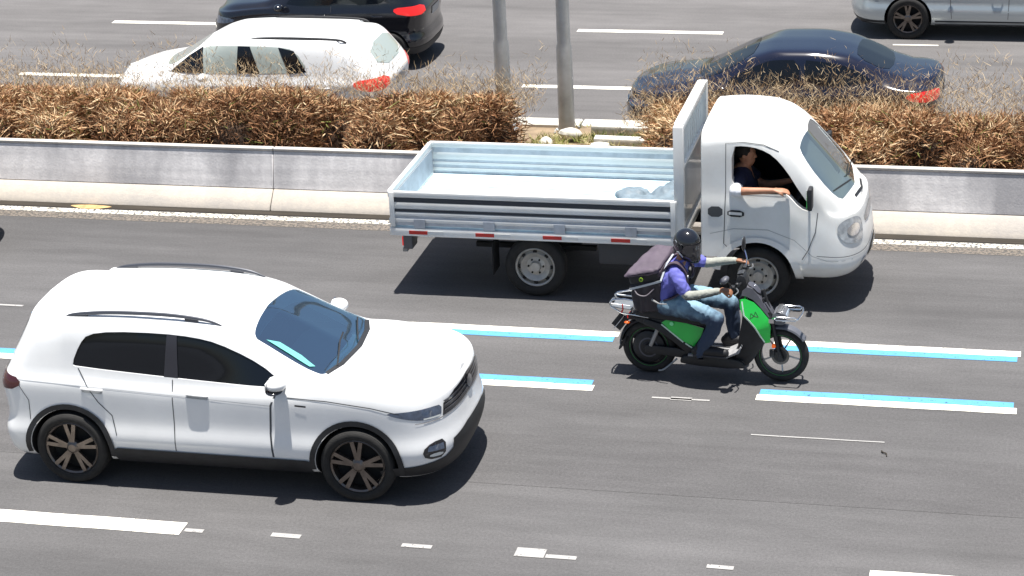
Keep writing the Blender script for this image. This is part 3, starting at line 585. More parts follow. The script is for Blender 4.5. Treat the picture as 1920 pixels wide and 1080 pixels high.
def truck():
    t=empty('pickup_truck',(-5.28,22.615,0)); body=car_body(CAB); bv=bvh_of(body)
    cab=[(1.84,.75),(1.84,1.76),(2.40,1.76),(2.50,1.66),(3.02,1.08),(3.02,.75)]
    v=[];n=len(cab)
    for s in(-1,1):
        for x,z in cab: v.append((x,s*np.interp(z,[.75,1.15,1.5,1.8],[.76,.72,.62,.53]),z))
    cav=MB().add(v,[tuple(range(n)),tuple(range(2*n-1,n-1,-1))]+[(i,i+n,(i+1)%n+n,(i+1)%n) for i in range(n)]).mesh('c')
    win=chaikin([(2.08,1.255),(2.08,1.71),(2.20,1.72),(2.36,1.695),(2.50,1.62),(2.63,1.47),(2.76,1.27),(2.90,1.08),(2.88,1.055),(2.77,1.09),(2.64,1.23),(2.58,1.25),(2.3,1.25)],1)
    wsp=chaikin([(-.68,1.13),(-.60,1.62),(-.3,1.67),(.3,1.67),(.60,1.62),(.68,1.13),(.3,1.115),(-.3,1.115)],2)
    nw=len(wsp); wsc=0 and MB().add([(2.3,y,z) for y,z in wsp]+[(4,y,z) for y,z in wsp],[tuple(range(nw)),tuple(range(2*nw-1,nw-1,-1))]+[(i,i+nw,(i+1)%nw+nw,(i+1)%nw) for i in range(nw)]).mesh('c')
    cuts=[(cyl_mesh(2.34,.34,.385,-1.1,1.1),LINER),(MB().box((1.85,0,.3),(.44,2.4,.52)).mesh('c'),LINER),(cav,INTER),(solid_patch(bv,wsp,'x+'),None),(MB().prism(win,-1.1,-.5).mesh('c'),None),(MB().prism(win,.5,1.1).mesh('c'),None)]
    link('cab',booleans(body,cuts,'cab'),WHITE2,t,32)
    patch('windshield',bv,wsp,'x+',TRUCKGL,t,-.006,.06)
    patch('side_window',bv,win,'y+',TRUCKGL,t,-.008,.06)
    SH=mat('cab_shut_line',(.08,.085,.09),.7); BK=mat('window_rubber',(.02,.02,.02),.6)
    for s,pr in((-1,'y-'),(1,'y+')):
        wl=win+[win[0]]
        for i in range(0,1): patch('window_seal',bv,[(2.075,1.235),(2.63,1.23),(2.63,1.247),(2.075,1.252)],pr,BK,t,.004,.06)
        slit('shut_line',bv,[(2.02,1.22),(2.02,1.74),(2.2,1.755),(2.40,1.73),(2.55,1.66)],.007,SH,t) if s<0 else None
        patch('shut_line',bv,ribbon([(2.02,1.25),(2.00,.70),(2.04,.66)],.008),pr,SH,t,.003,.06); patch('shut_line',bv,ribbon([(2.95,1.05),(2.93,.85),(2.86,.66),(2.80,.56)],.008),pr,SH,t,.003,.06)
        patch('door_handle',bv,chaikin([(2.04,.99),(2.21,.985),(2.21,1.055),(2.04,1.06)],1),pr,BLACKPL,t,.006,.04)
        patch('handle_lever',bv,[(2.055,1.015),(2.19,1.01),(2.19,1.04),(2.055,1.045)],pr,WHITE2,t,.022,.04)
        patch('air_vent',bv,chaikin([(1.84,.98),(1.99,.98),(1.99,1.09),(1.84,1.09)],1),pr,mat('vent_dark',(.06,.065,.07),.6),t,.004,.04)
        a=np.linspace(R(-8),R(168),26); patch('wheel_arch_flare',bv,[(2.34+.47*math.cos(b),.34+.44*math.sin(b)) for b in a]+[(2.34+.388*math.cos(b),.34+.388*math.sin(b)) for b in a[::-1]],pr,WHITE2,t,.022,.05)
        slit('crease_line',bv,[(1.86,.80),(2.1,.86),(2.45,.86),(2.72,.76),(2.9,.60),(3.05,.555),(3.3,.55)],.007,mat('cab_crease',(.42,.43,.43),.5),t) if s<0 else None
        m_=empty('side_mirror'); m_.parent=t; m_.location=(2.86,s*.80,1.12)
        MB().tube([(0,-s*.05,-.02),(0.02,s*.05,.0),(.03,s*.10,.12)],.012,sub=3).build('mirror_arm',BLACKPL,m_); MB().box((.03,s*.11,.13),(.05,.14,.23)).build('mirror_housing',BLACKPL,m_,bevel=.018); MB().box((-.0,s*.11,.13),(.006,.11,.19)).build('mirror_glass',CHROME,m_)
    C=('cyl',2.8,0)
    for s in(-1,1):
        patch('headlight',bv,chaikin([(s*40,.72),(s*54,.70),(s*64,.76),(s*67,.90),(s*60,.97),(s*46,.96),(s*38,.87)],2),C,mat('truck_lamp_lens',(.42,.45,.48),.12,coat=1,var=.5,vscale=16),t,.008,.04)
        patch('reflector_bowl',bv,[(s*52+7*math.cos(a),.84+.06*math.sin(a)) for a in np.linspace(0,2*PI,24)[:-1]],C,CHROME,t,.014,.03)
        patch('fog_lamp',bv,[(s*40+5*math.cos(a),.46+.04*math.sin(a)) for a in np.linspace(0,2*PI,20)[:-1]],C,LAMPGL,t,.008,.03)
    patch('grille',bv,chaikin([(-30,.80),(30,.80),(28,.90),(-28,.90)],1),C,GLOSSBLK,t,.006,.05)
    patch('bumper_intake',bv,chaikin([(-32,.42),(32,.42),(30,.52),(-30,.52)],1),C,BLACKPL,t,.006,.05)
    patch('bumper_seam',bv,[(-80,.60),(-40,.575),(40,.575),(80,.60),(80,.606),(40,.581),(-40,.581),(-80,.606)],C,SH,t,.003,.05)
    patch('cowl_panel',bv,[(-30,1.055),(30,1.055),(30,1.075),(-30,1.075)],C,BLACKPL,t,.006,.04)
    patch('wiper',bv,ribbon([(.55,1.16),(0,1.20),(-.05,1.21)],.014),'x+',BLACKPL,t,.014,.08); patch('wiper',bv,ribbon([(-.05,1.16),(-.55,1.22)],.014),'x+',BLACKPL,t,.014,.08)
    patch('number_plate',bv,[(-.2,.40),(.2,.40),(.2,.53),(-.2,.53)],'x+',mat('plate_grey',(.5,.5,.5),.4),t,.02,.08)
    # interior
    MB().prism([(2.90,.78),(2.84,1.04),(2.90,1.09),(3.04,1.07),(3.04,.78)],-.60,.60).build('dashboard',INTER,t,bevel=.02)
    for y in(-.40,.40): MB().prism(chaikin([(1.98,.80),(2.5,.80),(2.52,.90),(2.12,.92),(1.98,1.55),(1.90,1.55)],1),y-.25,y+.25).build('seat',SEATF,t,bevel=.02)
    MB().tube([(2.74+.10*math.sin(a),-.40+.19*math.cos(a),1.14+.16*math.sin(a)) for a in np.linspace(0,2*PI,25)[:-1]],.014,closed=True).bar((2.74,-.58,1.14),(2.74,-.22,1.14),.05,.02).bar((2.74,-.4,1.14),(2.95,-.4,1.0),.05,.05).build('steering_wheel',INTER,t)
    # headboard
    hb=MB(); 
    for y in(-.80,.80): hb.box((1.55,y,1.28),(.10,.085,1.30))
    hb.box((1.55,0,1.91),(.10,1.52,.075)); hb.box((1.55,0,1.45),(.07,1.52,.05)).box((1.55,0,.72),(.09,1.52,.12))
    h=hb.build('headboard',WHITE2,t,bevel=.006); MB().box((1.555,0,1.10),(.03,1.51,.66)).build('headboard_panel',WHITE2,h)
    mb=MB()
    for k in range(-5,6): mb.box((1.555,k*.14,1.66),(.02,.02,.42))
    mb.build('guard_bar',WHITE2,h)
    # load bed
    MB().box((-.02,0,.755),(2.98,1.66,.05)).build('bed_floor',REFW,t,bevel=.004)
    fl=MB()
    for k in range(14): fl.box((0,-.76+k*.117,.783),(2.98,.03,.006))
    fl.build('floor_rib',REFW,t)
    for s in(-1,1):
        y=s*.835; b=MB(); b.box((0,y,1.115),(3.06,.045,.06)); b.box((0,y,.985),(3.02,.022,.085)).box((0,y,.90),(3.02,.03,.035)).box((0,y,.83),(3.02,.03,.04))
        side=b.build('bed_side',WHITE2,t,bevel=.004)
        MB().box((0,y+s*-.004,.93),(3.0,.012,.32)).build('side_liner',BEDG,side)
        g=MB(); g.box((0,y+s*.013,1.055),(3.0,.008,.045)).box((0,y+s*.013,.94),(3.0,.006,.028)); g.build('side_groove',mat('groove_dark',(.04,.045,.055),.7),side)
        for x in(-1.2,-.45,.3,1.05): MB().box((x,y+s*.025,.80),(.12,.012,.10)).build('hinge',BEDG,side)
        for x in(-1.49,1.49): MB().box((x,y+s*.02,.95),(.05,.03,.38)).build('latch_post',WHITE2,side,bevel=.004)
        rl=MB().box((0,y,.70),(3.06,.05,.085)).build('lower_rail',WHITE2,t,bevel=.006)
        for x in np.arange(-1.22,1.4,.72):
            MB().box((x,y+s*.027,.70),(.20,.005,.038)).build('red_reflective_tape',REDT,rl); MB().box((x+.19,y+s*.027,.70),(.17,.004,.038)).build('white_reflective_tape',WHT,rl)
    b=MB(); b.box((-1.52,0,1.115),(.045,1.63,.06)); b.box((-1.52,0,.96),(.03,1.62,.28)).box((-1.52,0,.80),(.05,1.62,.06)); tg=b.build('tailgate',WHITE2,t,bevel=.004); MB().box((-1.498,0,.94),(.008,1.58,.26)).build('tailgate_liner',BEDG,tg)
    # chassis
    c=MB()
    for y in(-.36,.36): c.bar((-1.45,y,.58),(3.0,y,.55),.07,.13)
    for x in(-1.4,-.6,.5,1.3): c.bar((x,-.36,.58),(x,.36,.58),.06,.08)
    c.tube([(0,-.7,.33),(0,.7,.33)],.05).ell((0,0,.33),(.14,.14,.14),8).bar((-.7,-.45,.45),(.6,-.45,.45),.06,.05).bar((-.7,.45,.45),(.6,.45,.45),.06,.05).build('chassis',LINER,t)
    MB().box((.95,-.60,.50),(.55,.26,.24)).build('battery_box',mat('box_grey',(.05,.05,.055),.6),t,bevel=.02); MB().tube([(.7,.58,.5),(1.35,.58,.5)],.15,n=20).build('fuel_tank',LINER,t)
    MB().box((-1.36,-.70,.565),(.10,.20,.16)).build('tail_lamp_bracket',mat('bracket',(.10,.10,.11),.5),t,bevel=.01); MB().box((-1.36,.70,.565),(.10,.20,.16)).build('tail_lamp_bracket',LINER,t,bevel=.01)
    for y in(-.70,.70): MB().box((-1.415,y,.57),(.02,.18,.10)).build('tail_light',TAIL,t,bevel=.004)
    MB().bar((-1.40,-.78,.47),(-1.40,.78,.47),.05,.04).bar((-1.4,-.5,.5),(-1.4,-.5,.64),.04,.04).bar((-1.4,.5,.5),(-1.4,.5,.64),.04,.04).build('rear_underrun_bar',GREYM,t)
    for y in(-.68,.68): MB().box((-.44,y,.42),(.012,.26,.36)).build('mud_flap',LINER,t)
    for y in(-.685,.685): wheel(t,0,y,.325,.19,'steel',STEEL,rr=.215); wheel(t,2.34,y,.325,.19,'steel',STEEL,rr=.215)
    return t
TR=truck(); tag(TR,'white dropside pickup truck with a pale blue empty load bed and open driver window','truck')
# crumpled tarp and rope in the bed
mb=MB(); rr_=random.Random(4)
for i in range(9): mb.ell((rr_.uniform(-.25,.25),rr_.uniform(-.35,.35),rr_.uniform(.04,.12)),(rr_.uniform(.12,.24),rr_.uniform(.12,.26),rr_.uniform(.06,.12)),10)
o=organic('tarpaulin',mb,mat('tarp_blue_grey',(.17,.22,.26),.6,var=.35,vscale=9),None,.025,2,.022,(7,7,7)); o.location=(-5.28+1.12,22.62,.79); tag(o,'crumpled blue grey tarpaulin heaped against the headboard in the pickup bed','tarpaulin')
SKIN=mat('brown_skin',(.30,.135,.07),.55,var=.15,vscale=20); SKIN2=mat('tan_skin',(.42,.20,.12),.55,var=.15,vscale=20)
def hand(mb,w,d,up,s=1,curl=.9,size=1.0):
    """palm at w, d = towards knuckles, up = back of hand; fingers curl away from up"""
    w,d,up=Vector(w),Vector(d).normalized(),Vector(up).normalized(); up=(up-d*up.dot(d)).normalized(); sd_=d.cross(up)*s
    for k in (-1,0,1): limb(mb,[(*(w+sd_*.02*k),.017),(*(w+d*.075*size+sd_*.024*k),.015)],8,2)
    for k,L in enumerate((.068,.078,.074,.058)):
        b=w+d*.085*size+sd_*(.033-.022*k); p=[b]; a=0; dirv=d
        for seg,l in enumerate((.42,.32,.26)):
            a+=curl*(.75 if seg==0 else .95); dv=d*math.cos(a)-up*math.sin(a); p.append(p[-1]+dv*L*l*size)
        limb(mb,[(*q,r) for q,r in zip(p,(.0095,.009,.0085,.0075))],8,2)
    b=w+d*.02+sd_*.03; limb(mb,[(*b,.012),(*(b+d*.035+sd_*.02-up*.012),.0105),(*(b+d*.065+sd_*.012-up*.035),.009)],8,2)
def face(mb,c,f,r=1.0):
    """simple head: c centre, f forward (unit, horizontal)"""
    c=Vector(c); f=Vector(f).normalized(); s=Vector((-f.y,f.x,0)); M=Matrix((f,s,Vector((0,0,1)))).transposed()
    mb.ell(c+Vector((0,0,.02)),(.095,.075,.11),12,M); mb.ell(c+f*.02-Vector((0,0,.05)),(.07,.058,.075),12,M)
    limb(mb,[(*(c+f*.085+Vector((0,0,.02))),.010),(*(c+f*.107-Vector((0,0,.018))),.014)],8,2); mb.ell(c+f*.083-Vector((0,0,.055)),(.014,.026,.010),8,M)
    for k in(-1,1): mb.ell(c+s*k*.077+f*-.005,(.02,.010,.032),8,M); mb.ell(c+f*.078+s*k*.03+Vector((0,0,.035)),(.014,.022,.008),8,M)
# driver
t=empty('person',(-5.28+2.2,22.215,.92)); tag(t,'driver in a dark navy shirt with one bare arm resting on the open pickup window','person')
mb=MB(); limb(mb,[(0,0,0,.14),(-.04,0,.25,.13),(-.06,0,.42,.10)]); limb(mb,[(-.05,0,.40,.055),(-.02,0,.56,.05)],sub=2); face(mb,(-.02,0,.60),(1,-.12,0))
limb(mb,[(-.06,-.16,.40,.06),(-.08,-.36,.33,.048),(.02,-.43,.355,.042),(.24,-.425,.365,.033),(.32,-.415,.365,.026)]); hand(mb,(.33,-.415,.37),(1,.05,-.05),(0,-.3,1),1,.35)
limb(mb,[(-.06,.16,.40,.055),(.12,.20,.22,.045),(.42,.10,.30,.03)]); hand(mb,(.43,.09,.31),(1,-.1,.1),(0,0,1),-1,.9)
limb(mb,[(0,-.10,0,.085),(.38,-.14,.03,.07),(.62,-.14,-.15,.055)]); limb(mb,[(0,.10,0,.085),(.38,.12,.03,.07),(.62,.12,-.15,.055)])
organic('body',mb,SKIN2,t,.010,2)
mb=MB(); limb(mb,[(0,-.05,-.02,.145),(-.04,-.05,.25,.14),(-.06,-.06,.38,.115)]); limb(mb,[(0,.05,-.02,.145),(-.04,.05,.25,.14),(-.06,.06,.38,.115)]); limb(mb,[(-.06,-.15,.40,.075),(-.075,-.28,.36,.068)]); limb(mb,[(-.06,.15,.40,.075),(.04,.19,.32,.065)])
organic('shirt',mb,mat('navy_shirt',(.012,.016,.05),.85,var=.3,vscale=12),t,.013,3,.006)
mb=MB(); limb(mb,[(-.075,-.30,.352,.062),(-.085,-.38,.335,.060),(-.05,-.425,.345,.056)]); organic('sleeve',mb,mat('white_sleeve',(.72,.73,.76),.8),t,.010,2,.004)
mb=MB(); mb.ell((-.038,0,.645),(.10,.084,.10),12); organic('hair',mb,mat('dark_hair',(.012,.009,.008),.8),t,.012,2,.004)
# ------------------------------------------------------------------ electric scooter
GREEN=mat('green_panel',(.015,.58,.07),.28,coat=.6,var=.08); GREY=mat('scooter_grey',(.085,.087,.105),.5,var=.2,vscale=14); SBLK=mat('scooter_black',(.014,.015,.018),.5,var=.3,vscale=16)
STRIPE=mat('silver_stripe',(.55,.72,.62),.35,metal=.2); SEATM=mat('seat_vinyl',(.012,.012,.014),.55,bump=.2,bscale=50); FLOORG=mat('floor_rubber',(.30,.30,.31),.75,var=.3,vscale=20); PLATEM=mat('rack_plate_grey',(.22,.24,.26),.4,metal=.4,var=.2,vscale=12)
ORANGE=mat('orange_reflector',(.85,.13,.01),.25,coat=.6,emis=.25); RIMG=mat('rim_green_line',(.02,.16,.03),.5)
SX,SY,SYAW=-3.75,20.09,-.045
def sxs(o): o.scale=(.965,1,1); return o
def panel3(name,V,F,mt,parent,th=.012,bevel=.003):
    bm=bmesh.new(); vs=[bm.verts.new(v) for v in V]
    for f in F: bm.faces.new([vs[i] for i in f])
    bmesh.ops.recalc_face_normals(bm,faces=bm.faces)
    r=bmesh.ops.solidify(bm,geom=bm.faces[:],thickness=th)
    bmesh.ops.recalc_face_normals(bm,faces=bm.faces)
    me=bpy.data.meshes.new(name); bm.to_mesh(me); bm.free(); return link(name,me,mt,parent,30)
def scooter():
    t=sxs(empty('electric_scooter',(SX,SY,0),SYAW))
    # wheels
    for front in(True,False):
        w_=empty('wheel'); w_.parent=t; w_.location=(1.32 if front else 0,0,.275); wd=.10 if front else .11; h=wd/2; r=.275; rin=.205 if front else .195
        MB().lathe([(rin,-h*.7),(rin+.02,-h),(r-.03,-h*1.0),(r-.008,-h*.6),(r,-h*.15),(r,h*.15),(r-.008,h*.6),(r-.03,h),(rin+.02,h),(rin,h*.7),(rin,-h*.7)],(0,0,0),n=64).build('tyre',TYRE,w_,50)
        rm=MB().lathe([(rin+.004,-h*.75),(rin-.012,-h*.8),(rin-.016,-h*.3),(rin-.016,h*.3),(rin-.012,h*.8),(rin+.004,h*.75)],(0,0,0),n=64).build('rim',SBLK,w_)
        for s in(-1,1): MB().lathe([(rin-.001,s*(h*.80)),(rin+.004,s*(h*.80+.0015)),(rin+.004,s*h*.76),(rin-.001,s*h*.76)],(0,0,0),n=64).build('rim_line',RIMG,rm)
        sp=MB()
        if front:
            for k in range(5):
                a=2*PI*k/5-PI/2+.08; sp.bar((0,0,0),((rin-.012)*math.cos(a),0,(rin-.012)*math.sin(a)),.014,.010,up=(0,1,0))
            sp.build('spokes',GREYM,rm)
            MB().lathe([(0,.05),(.045,.05),(.05,.02),(.05,-.03),(.03,-.05),(0,-.05)],(0,0,0),n=24).build('hub',SBLK,w_)
            MB().lathe([(.055,-.047),(.09,-.047),(.09,-.051),(.055,-.051),(.055,-.047)],(0,0,0),n=40).build('brake_disc',mat('disc_steel',(.10,.10,.10),.35,metal=1),w_)
            MB().lathe([(.03,-.052),(.065,-.054),(.068,-.045)],(0,0,0),n=30).build('disc_carrier',SBLK,w_)
        else:
            MB().lathe([(0,-.075),(.05,-.075),(.06,-.062),(.13,-.058),(.16,-.045),(.165,-.03),(.165,.03),(.16,.045),(.13,.058),(.06,.062),(0,.062)],(0,0,0),n=48).build('hub_motor',SBLK,w_)
            for k in range(6):
                a=2*PI*k/6+.35; sp.bar((0,0,0),((rin-.01)*math.cos(a),0,(rin-.01)*math.sin(a)),.105,.03,up=(0,1,0))
            sp.build('spokes',SBLK,rm)
            MB().lathe([(.085,-.0632),(.10,-.0612),(.10,-.058),(.085,-.060)],(0,0,0),n=40).build('motor_ring',GREY,w_)
    # fork and fender
    f=MB()
    for s in(-1,1): f.tube([(1.315,s*.070,.275),(1.27,s*.070,.50),(1.21,s*.06,.72)],[.018,.021,.021],sub=3); f.bar((1.335,s*.072,.24),(1.30,s*.072,.33),.03,.045)
    f.tube([(1.24,0,.60),(1.14,0,.92)],.022); f.bar((1.235,-.07,.60),(1.235,.07,.60),.05,.05); f.tube([(1.32,-.085,.275),(1.32,.085,.275)],.012)
    f.build('fork',SBLK,t); MB().box((1.245,-.088,.315),(.05,.035,.075)).build('brake_caliper',SBLK,t,bevel=.01)
    def fender(nm,cx,r,w_,a0,a1,m_,par,flat=.0,n=22):
        V=[];F=[];prof=[(-1,-.022),(-.9,-.006),(-.5,.004),(0,.008),(.5,.004),(.9,-.006),(1,-.022)]
        for i in range(n+1):
            a=R(a0+(a1-a0)*i/n); e=1-.25*max(0,(i/n-.0)*0)
            for y,dr in prof: V.append((cx+(r+dr)*math.cos(a),y*w_/2,.275+(r+dr)*math.sin(a)))
            if i:
                for k in range(6): F.append(((i-1)*7+k,i*7+k,i*7+k+1,(i-1)*7+k+1))
        return panel3(nm,V,F,m_,par,.004)
    fender('front_fender',1.32,.300,.125,36,128,mat('fender_grey',(.11,.115,.135),.38,coat=.3,var=.1),t); MB().box((1.558,0,.452),(.012,.05,.03)).build('fender_tip_clip',SBLK,t)
    fender('rear_fender',0,.300,.135,82,178,SBLK,t)
    # body: leg shield, belly, floor
    MB().prism(chaikin([(.955,.82),(.955,.66),(.915,.45),(.90,.30),(.85,.17),(.98,.145),(1.07,.24),(1.15,.38),(1.20,.45),(1.215,.62),(1.10,.82)],1),-.090,.090).build('leg_shield',SBLK,t,bevel=.012)
    MB().prism(chaikin([(.34,.15),(.96,.135),(.99,.19),(.90,.245),(.40,.255),(.33,.21)],1),-.135,.135).build('underbelly',SBLK,t,bevel=.012)
    MB().prism([(.42,.255),(.80,.255),(.93,.315),(.955,.37),(.945,.385),(.915,.335),(.795,.275),(.42,.275)],-.165,.165).build('floorboard',FLOORG,t,bevel=.004)
    rb=MB()
    for y in(-.12,-.06,0,.06,.12): rb.box((.63,y,.278),(.34,.012,.006))
    rb.build('floor_grip',SBLK,t)
    for s in(-1,1):
        A=[(.93,.85,.115),(.985,.857,.108),(1.07,.825,.104),(1.135,.765,.102),(1.215,.67,.104),(1.238,.60,.118),(1.09,.597,.162),(.975,.70,.155),(.94,.775,.132),(1.185,.42,.112),(1.228,.425,.100)]
        V=[(x,s*y,z) for x,z,y in A]
        pn=panel3('green_front_panel',V,[(0,1,2,8),(2,3,7,8),(3,4,6,7),(4,5,6),(6,5,10,9)],GREEN,t,.014)
        P=[(.958,.835,.122),(.972,.765,.146),(.985,.705,.160),(1.035,.660,.166),(1.088,.603,.170),(1.135,.515,.146),(1.18,.435,.120)]
        st=MB()
        for a,b in zip(P[:-1],P[1:]): st.bar((a[0],s*a[2],a[1]),(b[0],s*b[2],b[1]),.013,.006,up=(0,1,0))
        st.build('front_stripe',STRIPE,pn)
        # logo mark: two linked open triangles drawn as one thin line
        L=[(1.040,.675),(1.046,.725),(1.078,.700),(1.118,.690),(1.088,.738),(1.078,.700),(1.040,.675)]
        pb_=bvh_of(pn.data); Q=[]
        for a,b in zip(L[:-1],L[1:]):
            for k in range(5):
                f_=k/5; h_,_,_,_=pb_.ray_cast(Vector((a[0]+(b[0]-a[0])*f_,s*2,a[1]+(b[1]-a[1])*f_)),Vector((0,-s,0)))
                if h_: Q.append(h_)
        MB().tube(Q,.0027,n=6,closed=True).build('logo',SBLK,pn)
        # rear panels
        A=[(.15,.565,.115),(.235,.615,.105),(.40,.575,.118),(.575,.535,.125),(.55,.46,.150),(.475,.345,.135),(.385,.395,.148),(.26,.48,.140)]
        rp=panel3('green_rear_panel',[(x,s*y,z) for x,z,y in A],[(0,1,7),(1,2,6,7),(2,3,4,6),(4,5,6)],GREEN,t,.014)
        st=MB().bar((.15,s*.126,.552),(.375,s*.150,.392),.013,.006,up=(0,1,0)).bar((.395,s*.151,.382),(.465,s*.147,.336),.013,.006,up=(0,1,0)); st.build('rear_stripe',STRIPE,rp)
        MB().lathe([(0,s*.004),(.02,s*.004),(.022,0)],(.255,s*.130,.565),n=14).build('panel_badge',mat('badge_pale_green',(.25,.85,.38),.3),rp)
        MB().prism([(-.02,.60),(.14,.555),(.30,.455),(.475,.325),(.50,.25),(.42,.255),(.24,.40),(.10,.49),(-.04,.545)],s*.075,s*.13).build('side_frame',SBLK,t,bevel=.008)
        MB().prism([(-.03,.235),(.40,.20),(.44,.26),(.30,.30),(-.02,.315)],s*.075,s*.10).build('swing_arm',SBLK,t,bevel=.006)
        MB().tube([(.03,s*.09,.31),(.12,s*.095,.52)],.022).build('shock_absorber',GREYM,t)
        MB().bar((.54,s*.10,.245),(.56,s*.21,.24),.05,.02).build('footpeg',SBLK,t)
        MB().lathe([(0,s*.02),(.019,s*.02),(.022,0)],(1.262,s*.075,.385),n=16).build('side_reflector',ORANGE,t)
    MB().prism(chaikin([(-.14,.61),(.62,.555),(.60,.40),(.52,.26),(.42,.25),(.28,.40),(.10,.50),(-.12,.55)],1),-.10,.10).build('rear_body',SBLK,t,bevel=.01)
    MB().prism(chaikin([(-.12,.62),(-.10,.675),(.10,.70),(.36,.665),(.58,.635),(.625,.58),(.60,.555),(.2,.60)],2),-.13,.13).build('seat',SEATM,t,bevel=.02)
    # grey front cover
    C0=[(.925,.865),(.955,.935),(1.0,.975),(1.05,.965),(1.11,.895),(1.17,.805),(1.225,.715),(1.245,.64)]; C1=[(x-.002,z-.012) for x,z in C0]; C2=[(.93,.852),(.95,.875),(.985,.875),(1.055,.845),(1.115,.79),(1.165,.73),(1.215,.672),(1.235,.61)]
    V=[];F=[]
    for i in range(8): V+= [(C2[i][0],-.090,C2[i][1]+.004),(C1[i][0],-.072,C1[i][1]),(C0[i][0],0,C0[i][1]),(C1[i][0],.072,C1[i][1]),(C2[i][0],.090,C2[i][1]+.004)]
    for i in range(7):
        for k in range(4): F.append((i*5+k,(i+1)*5+k,(i+1)*5+k+1,i*5+k+1))
    cv=panel3('front_cover',V,F,GREY,t,.005); bc=bvh_of(cv.data)
    fl=patch('hatch_flap',bc,chaikin([(1.0,-.05),(1.085,-.062),(1.12,-.02),(1.12,.02),(1.085,.062),(1.0,.05)],1),'z',mat('flap_grey',(.06,.062,.08),.5),t,.010,.03); patch('hatch_seam',bc,chaikin([(.995,-.056),(1.088,-.069),(1.127,-.022),(1.127,.022),(1.088,.069),(.995,.056)],1),'z',SBLK,t,.004,.03)
    MB().ell((1.066,0,.958),(.014,.012,.012),8).build('hatch_button',CHROME,t)
    MB().bar((.955,-.03,.945),(.985,.0,.972),.03,.012).build('cover_sticker',mat('pale_sticker',(.7,.7,.75),.4),t)
    # charging / cargo latch bracket and front rack
    br=MB().tube([(1.150,-.062,.785),(1.155,-.055,.845),(1.16,.055,.845),(1.15,.062,.785),(1.235,.062,.66),(1.235,-.062,.66)],.011,closed=True); br.build('latch_bracket',SBLK,t)
    MB().bar((1.17,0,.80),(1.235,0,.69),.10,.02).build('bracket_plate',GREY,t)
    MB().prism(chaikin([(1.24,.625),(1.25,.72),(1.30,.735),(1.375,.725),(1.39,.69),(1.375,.615),(1.30,.60)],1),-.095,.095).build('headlight_housing',mat('housing_grey',(.10,.105,.12),.5),t,bevel=.012)
    MB().prism([(1.383,.635),(1.396,.68),(1.385,.715),(1.378,.715),(1.376,.635)],-.08,.08).build('headlight_lens',mat('lamp_lens_pale',(.35,.42,.50),.1,coat=1),t,bevel=.003)
    MB().box((1.31,0,.741),(.05,.19,.012)).box((1.345,0,.738),(.012,.16,.012)).build('headlight_bracket',CHROME,t)
    rk=MB()
    for s in(-1,1): rk.tube([(1.285,s*.135,.700),(1.30,s*.15,.708),(1.48,s*.15,.712),(1.50,s*.15,.700),(1.485,s*.15,.682),(1.30,s*.15,.676),(1.285,s*.15,.688)],.008,closed=True,n=10)
    rk.tube([(1.495,-.15,.70),(1.515,-.13,.700),(1.53,0,.70),(1.515,.13,.700),(1.495,.15,.70)],.009,sub=3); rk.tube([(1.29,-.14,.70),(1.24,-.10,.66)],.010).tube([(1.29,.14,.70),(1.24,.10,.66)],.010)
    rk.build('front_rack',CHROME,t); MB().box((1.245,-.118,.655),(.05,.02,.04)).build('rack_bolt_plate',CHROME,t)
    # rear rack
    rr=MB()
    for s in(-1,1):
        rr.tube([(.02,s*.115,.608),(-.25,s*.12,.640),(-.36,s*.115,.700),(-.37,s*.105,.735),(-.34,s*.10,.762),(-.22,s*.115,.782),(-.115,s*.115,.768),(-.14,s*.115,.655)],.008,n=10)
        rr.tube([(-.355,s*.12,.730),(-.13,s*.12,.715)],.007,n=10)
    rr.tube([(-.365,-.115,.71),(-.385,0,.71),(-.365,.115,.71)],.009,sub=3); rr.tube([(-.26,-.12,.64),(-.26,.12,.64)],.007).tube([(-.14,-.115,.655),(-.14,.115,.655)],.007)
    rr.build('rear_rack',CHROME,t); MB().bar((-.355,0,.690),(-.15,0,.672),.21,.006).bar((-.165,0,.675),(-.135,0,.71),.21,.006).build('rack_plate',PLATEM,t)
    MB().tube([(-.24,-.125,.73),(-.235,-.128,.68),(-.25,-.125,.645)],.007,sub=3).build('red_strap',REDT,t)
    MB().prism([(-.20,.60),(-.12,.61),(-.10,.56),(-.20,.55)],-.07,.07).build('tail_light_housing',SBLK,t,bevel=.006); MB().box((-.205,0,.578),(.01,.12,.03)).build('tail_light',TAIL,t,bevel=.003)
    pb=MB().bar((-.16,0,.575),(-.27,0,.54),.05,.015); pb.bar((-.25,0,.56),(-.345,0,.44),.11,.012,up=(0,1,0)) ; pb.build('plate_bracket',SBLK,t)
    MB().bar((-.258,0,.566),(-.352,0,.448),.10,.004,up=(0,0,1)).build('bracket_edge',CHROME,t); MB().bar((-.262,0,.556),(-.358,0,.435),.13,.003).build('number_plate',mat('plate_white',(.6,.6,.62),.4),t)
    for s in(-1,1): MB().ell((-.20,s*.115,.545),(.03,.022,.014),8).build('turn_signal',ORANGE,t)
    MB().prism(chaikin([(-.20,.40),(-.27,.33),(-.315,.235),(-.295,.225),(-.24,.30),(-.17,.36)],1),-.055,.055).build('mud_flap',SBLK,t,bevel=.004)
    # handlebars
    G0=Vector((.845,-.335,.985)); G1=Vector((.895,.335,1.055)); a=Vector((.925,-.14,1.00)); b=Vector((.945,.14,1.03))
    MB().tube([G0,(.865,-.26,.990),a,(.945,0,1.00),b,(.915,.26,1.050),G1],.0115,sub=4).tube([(1.0,0,.88),(.945,0,1.0)],.022).build('handlebar',SBLK,t)
    for p,q in((G0,(.872,-.22,.993)),(G1,(.922,.22,1.045))): MB().tube([p,q],.018,n=14).build('grip',SEATM,t)
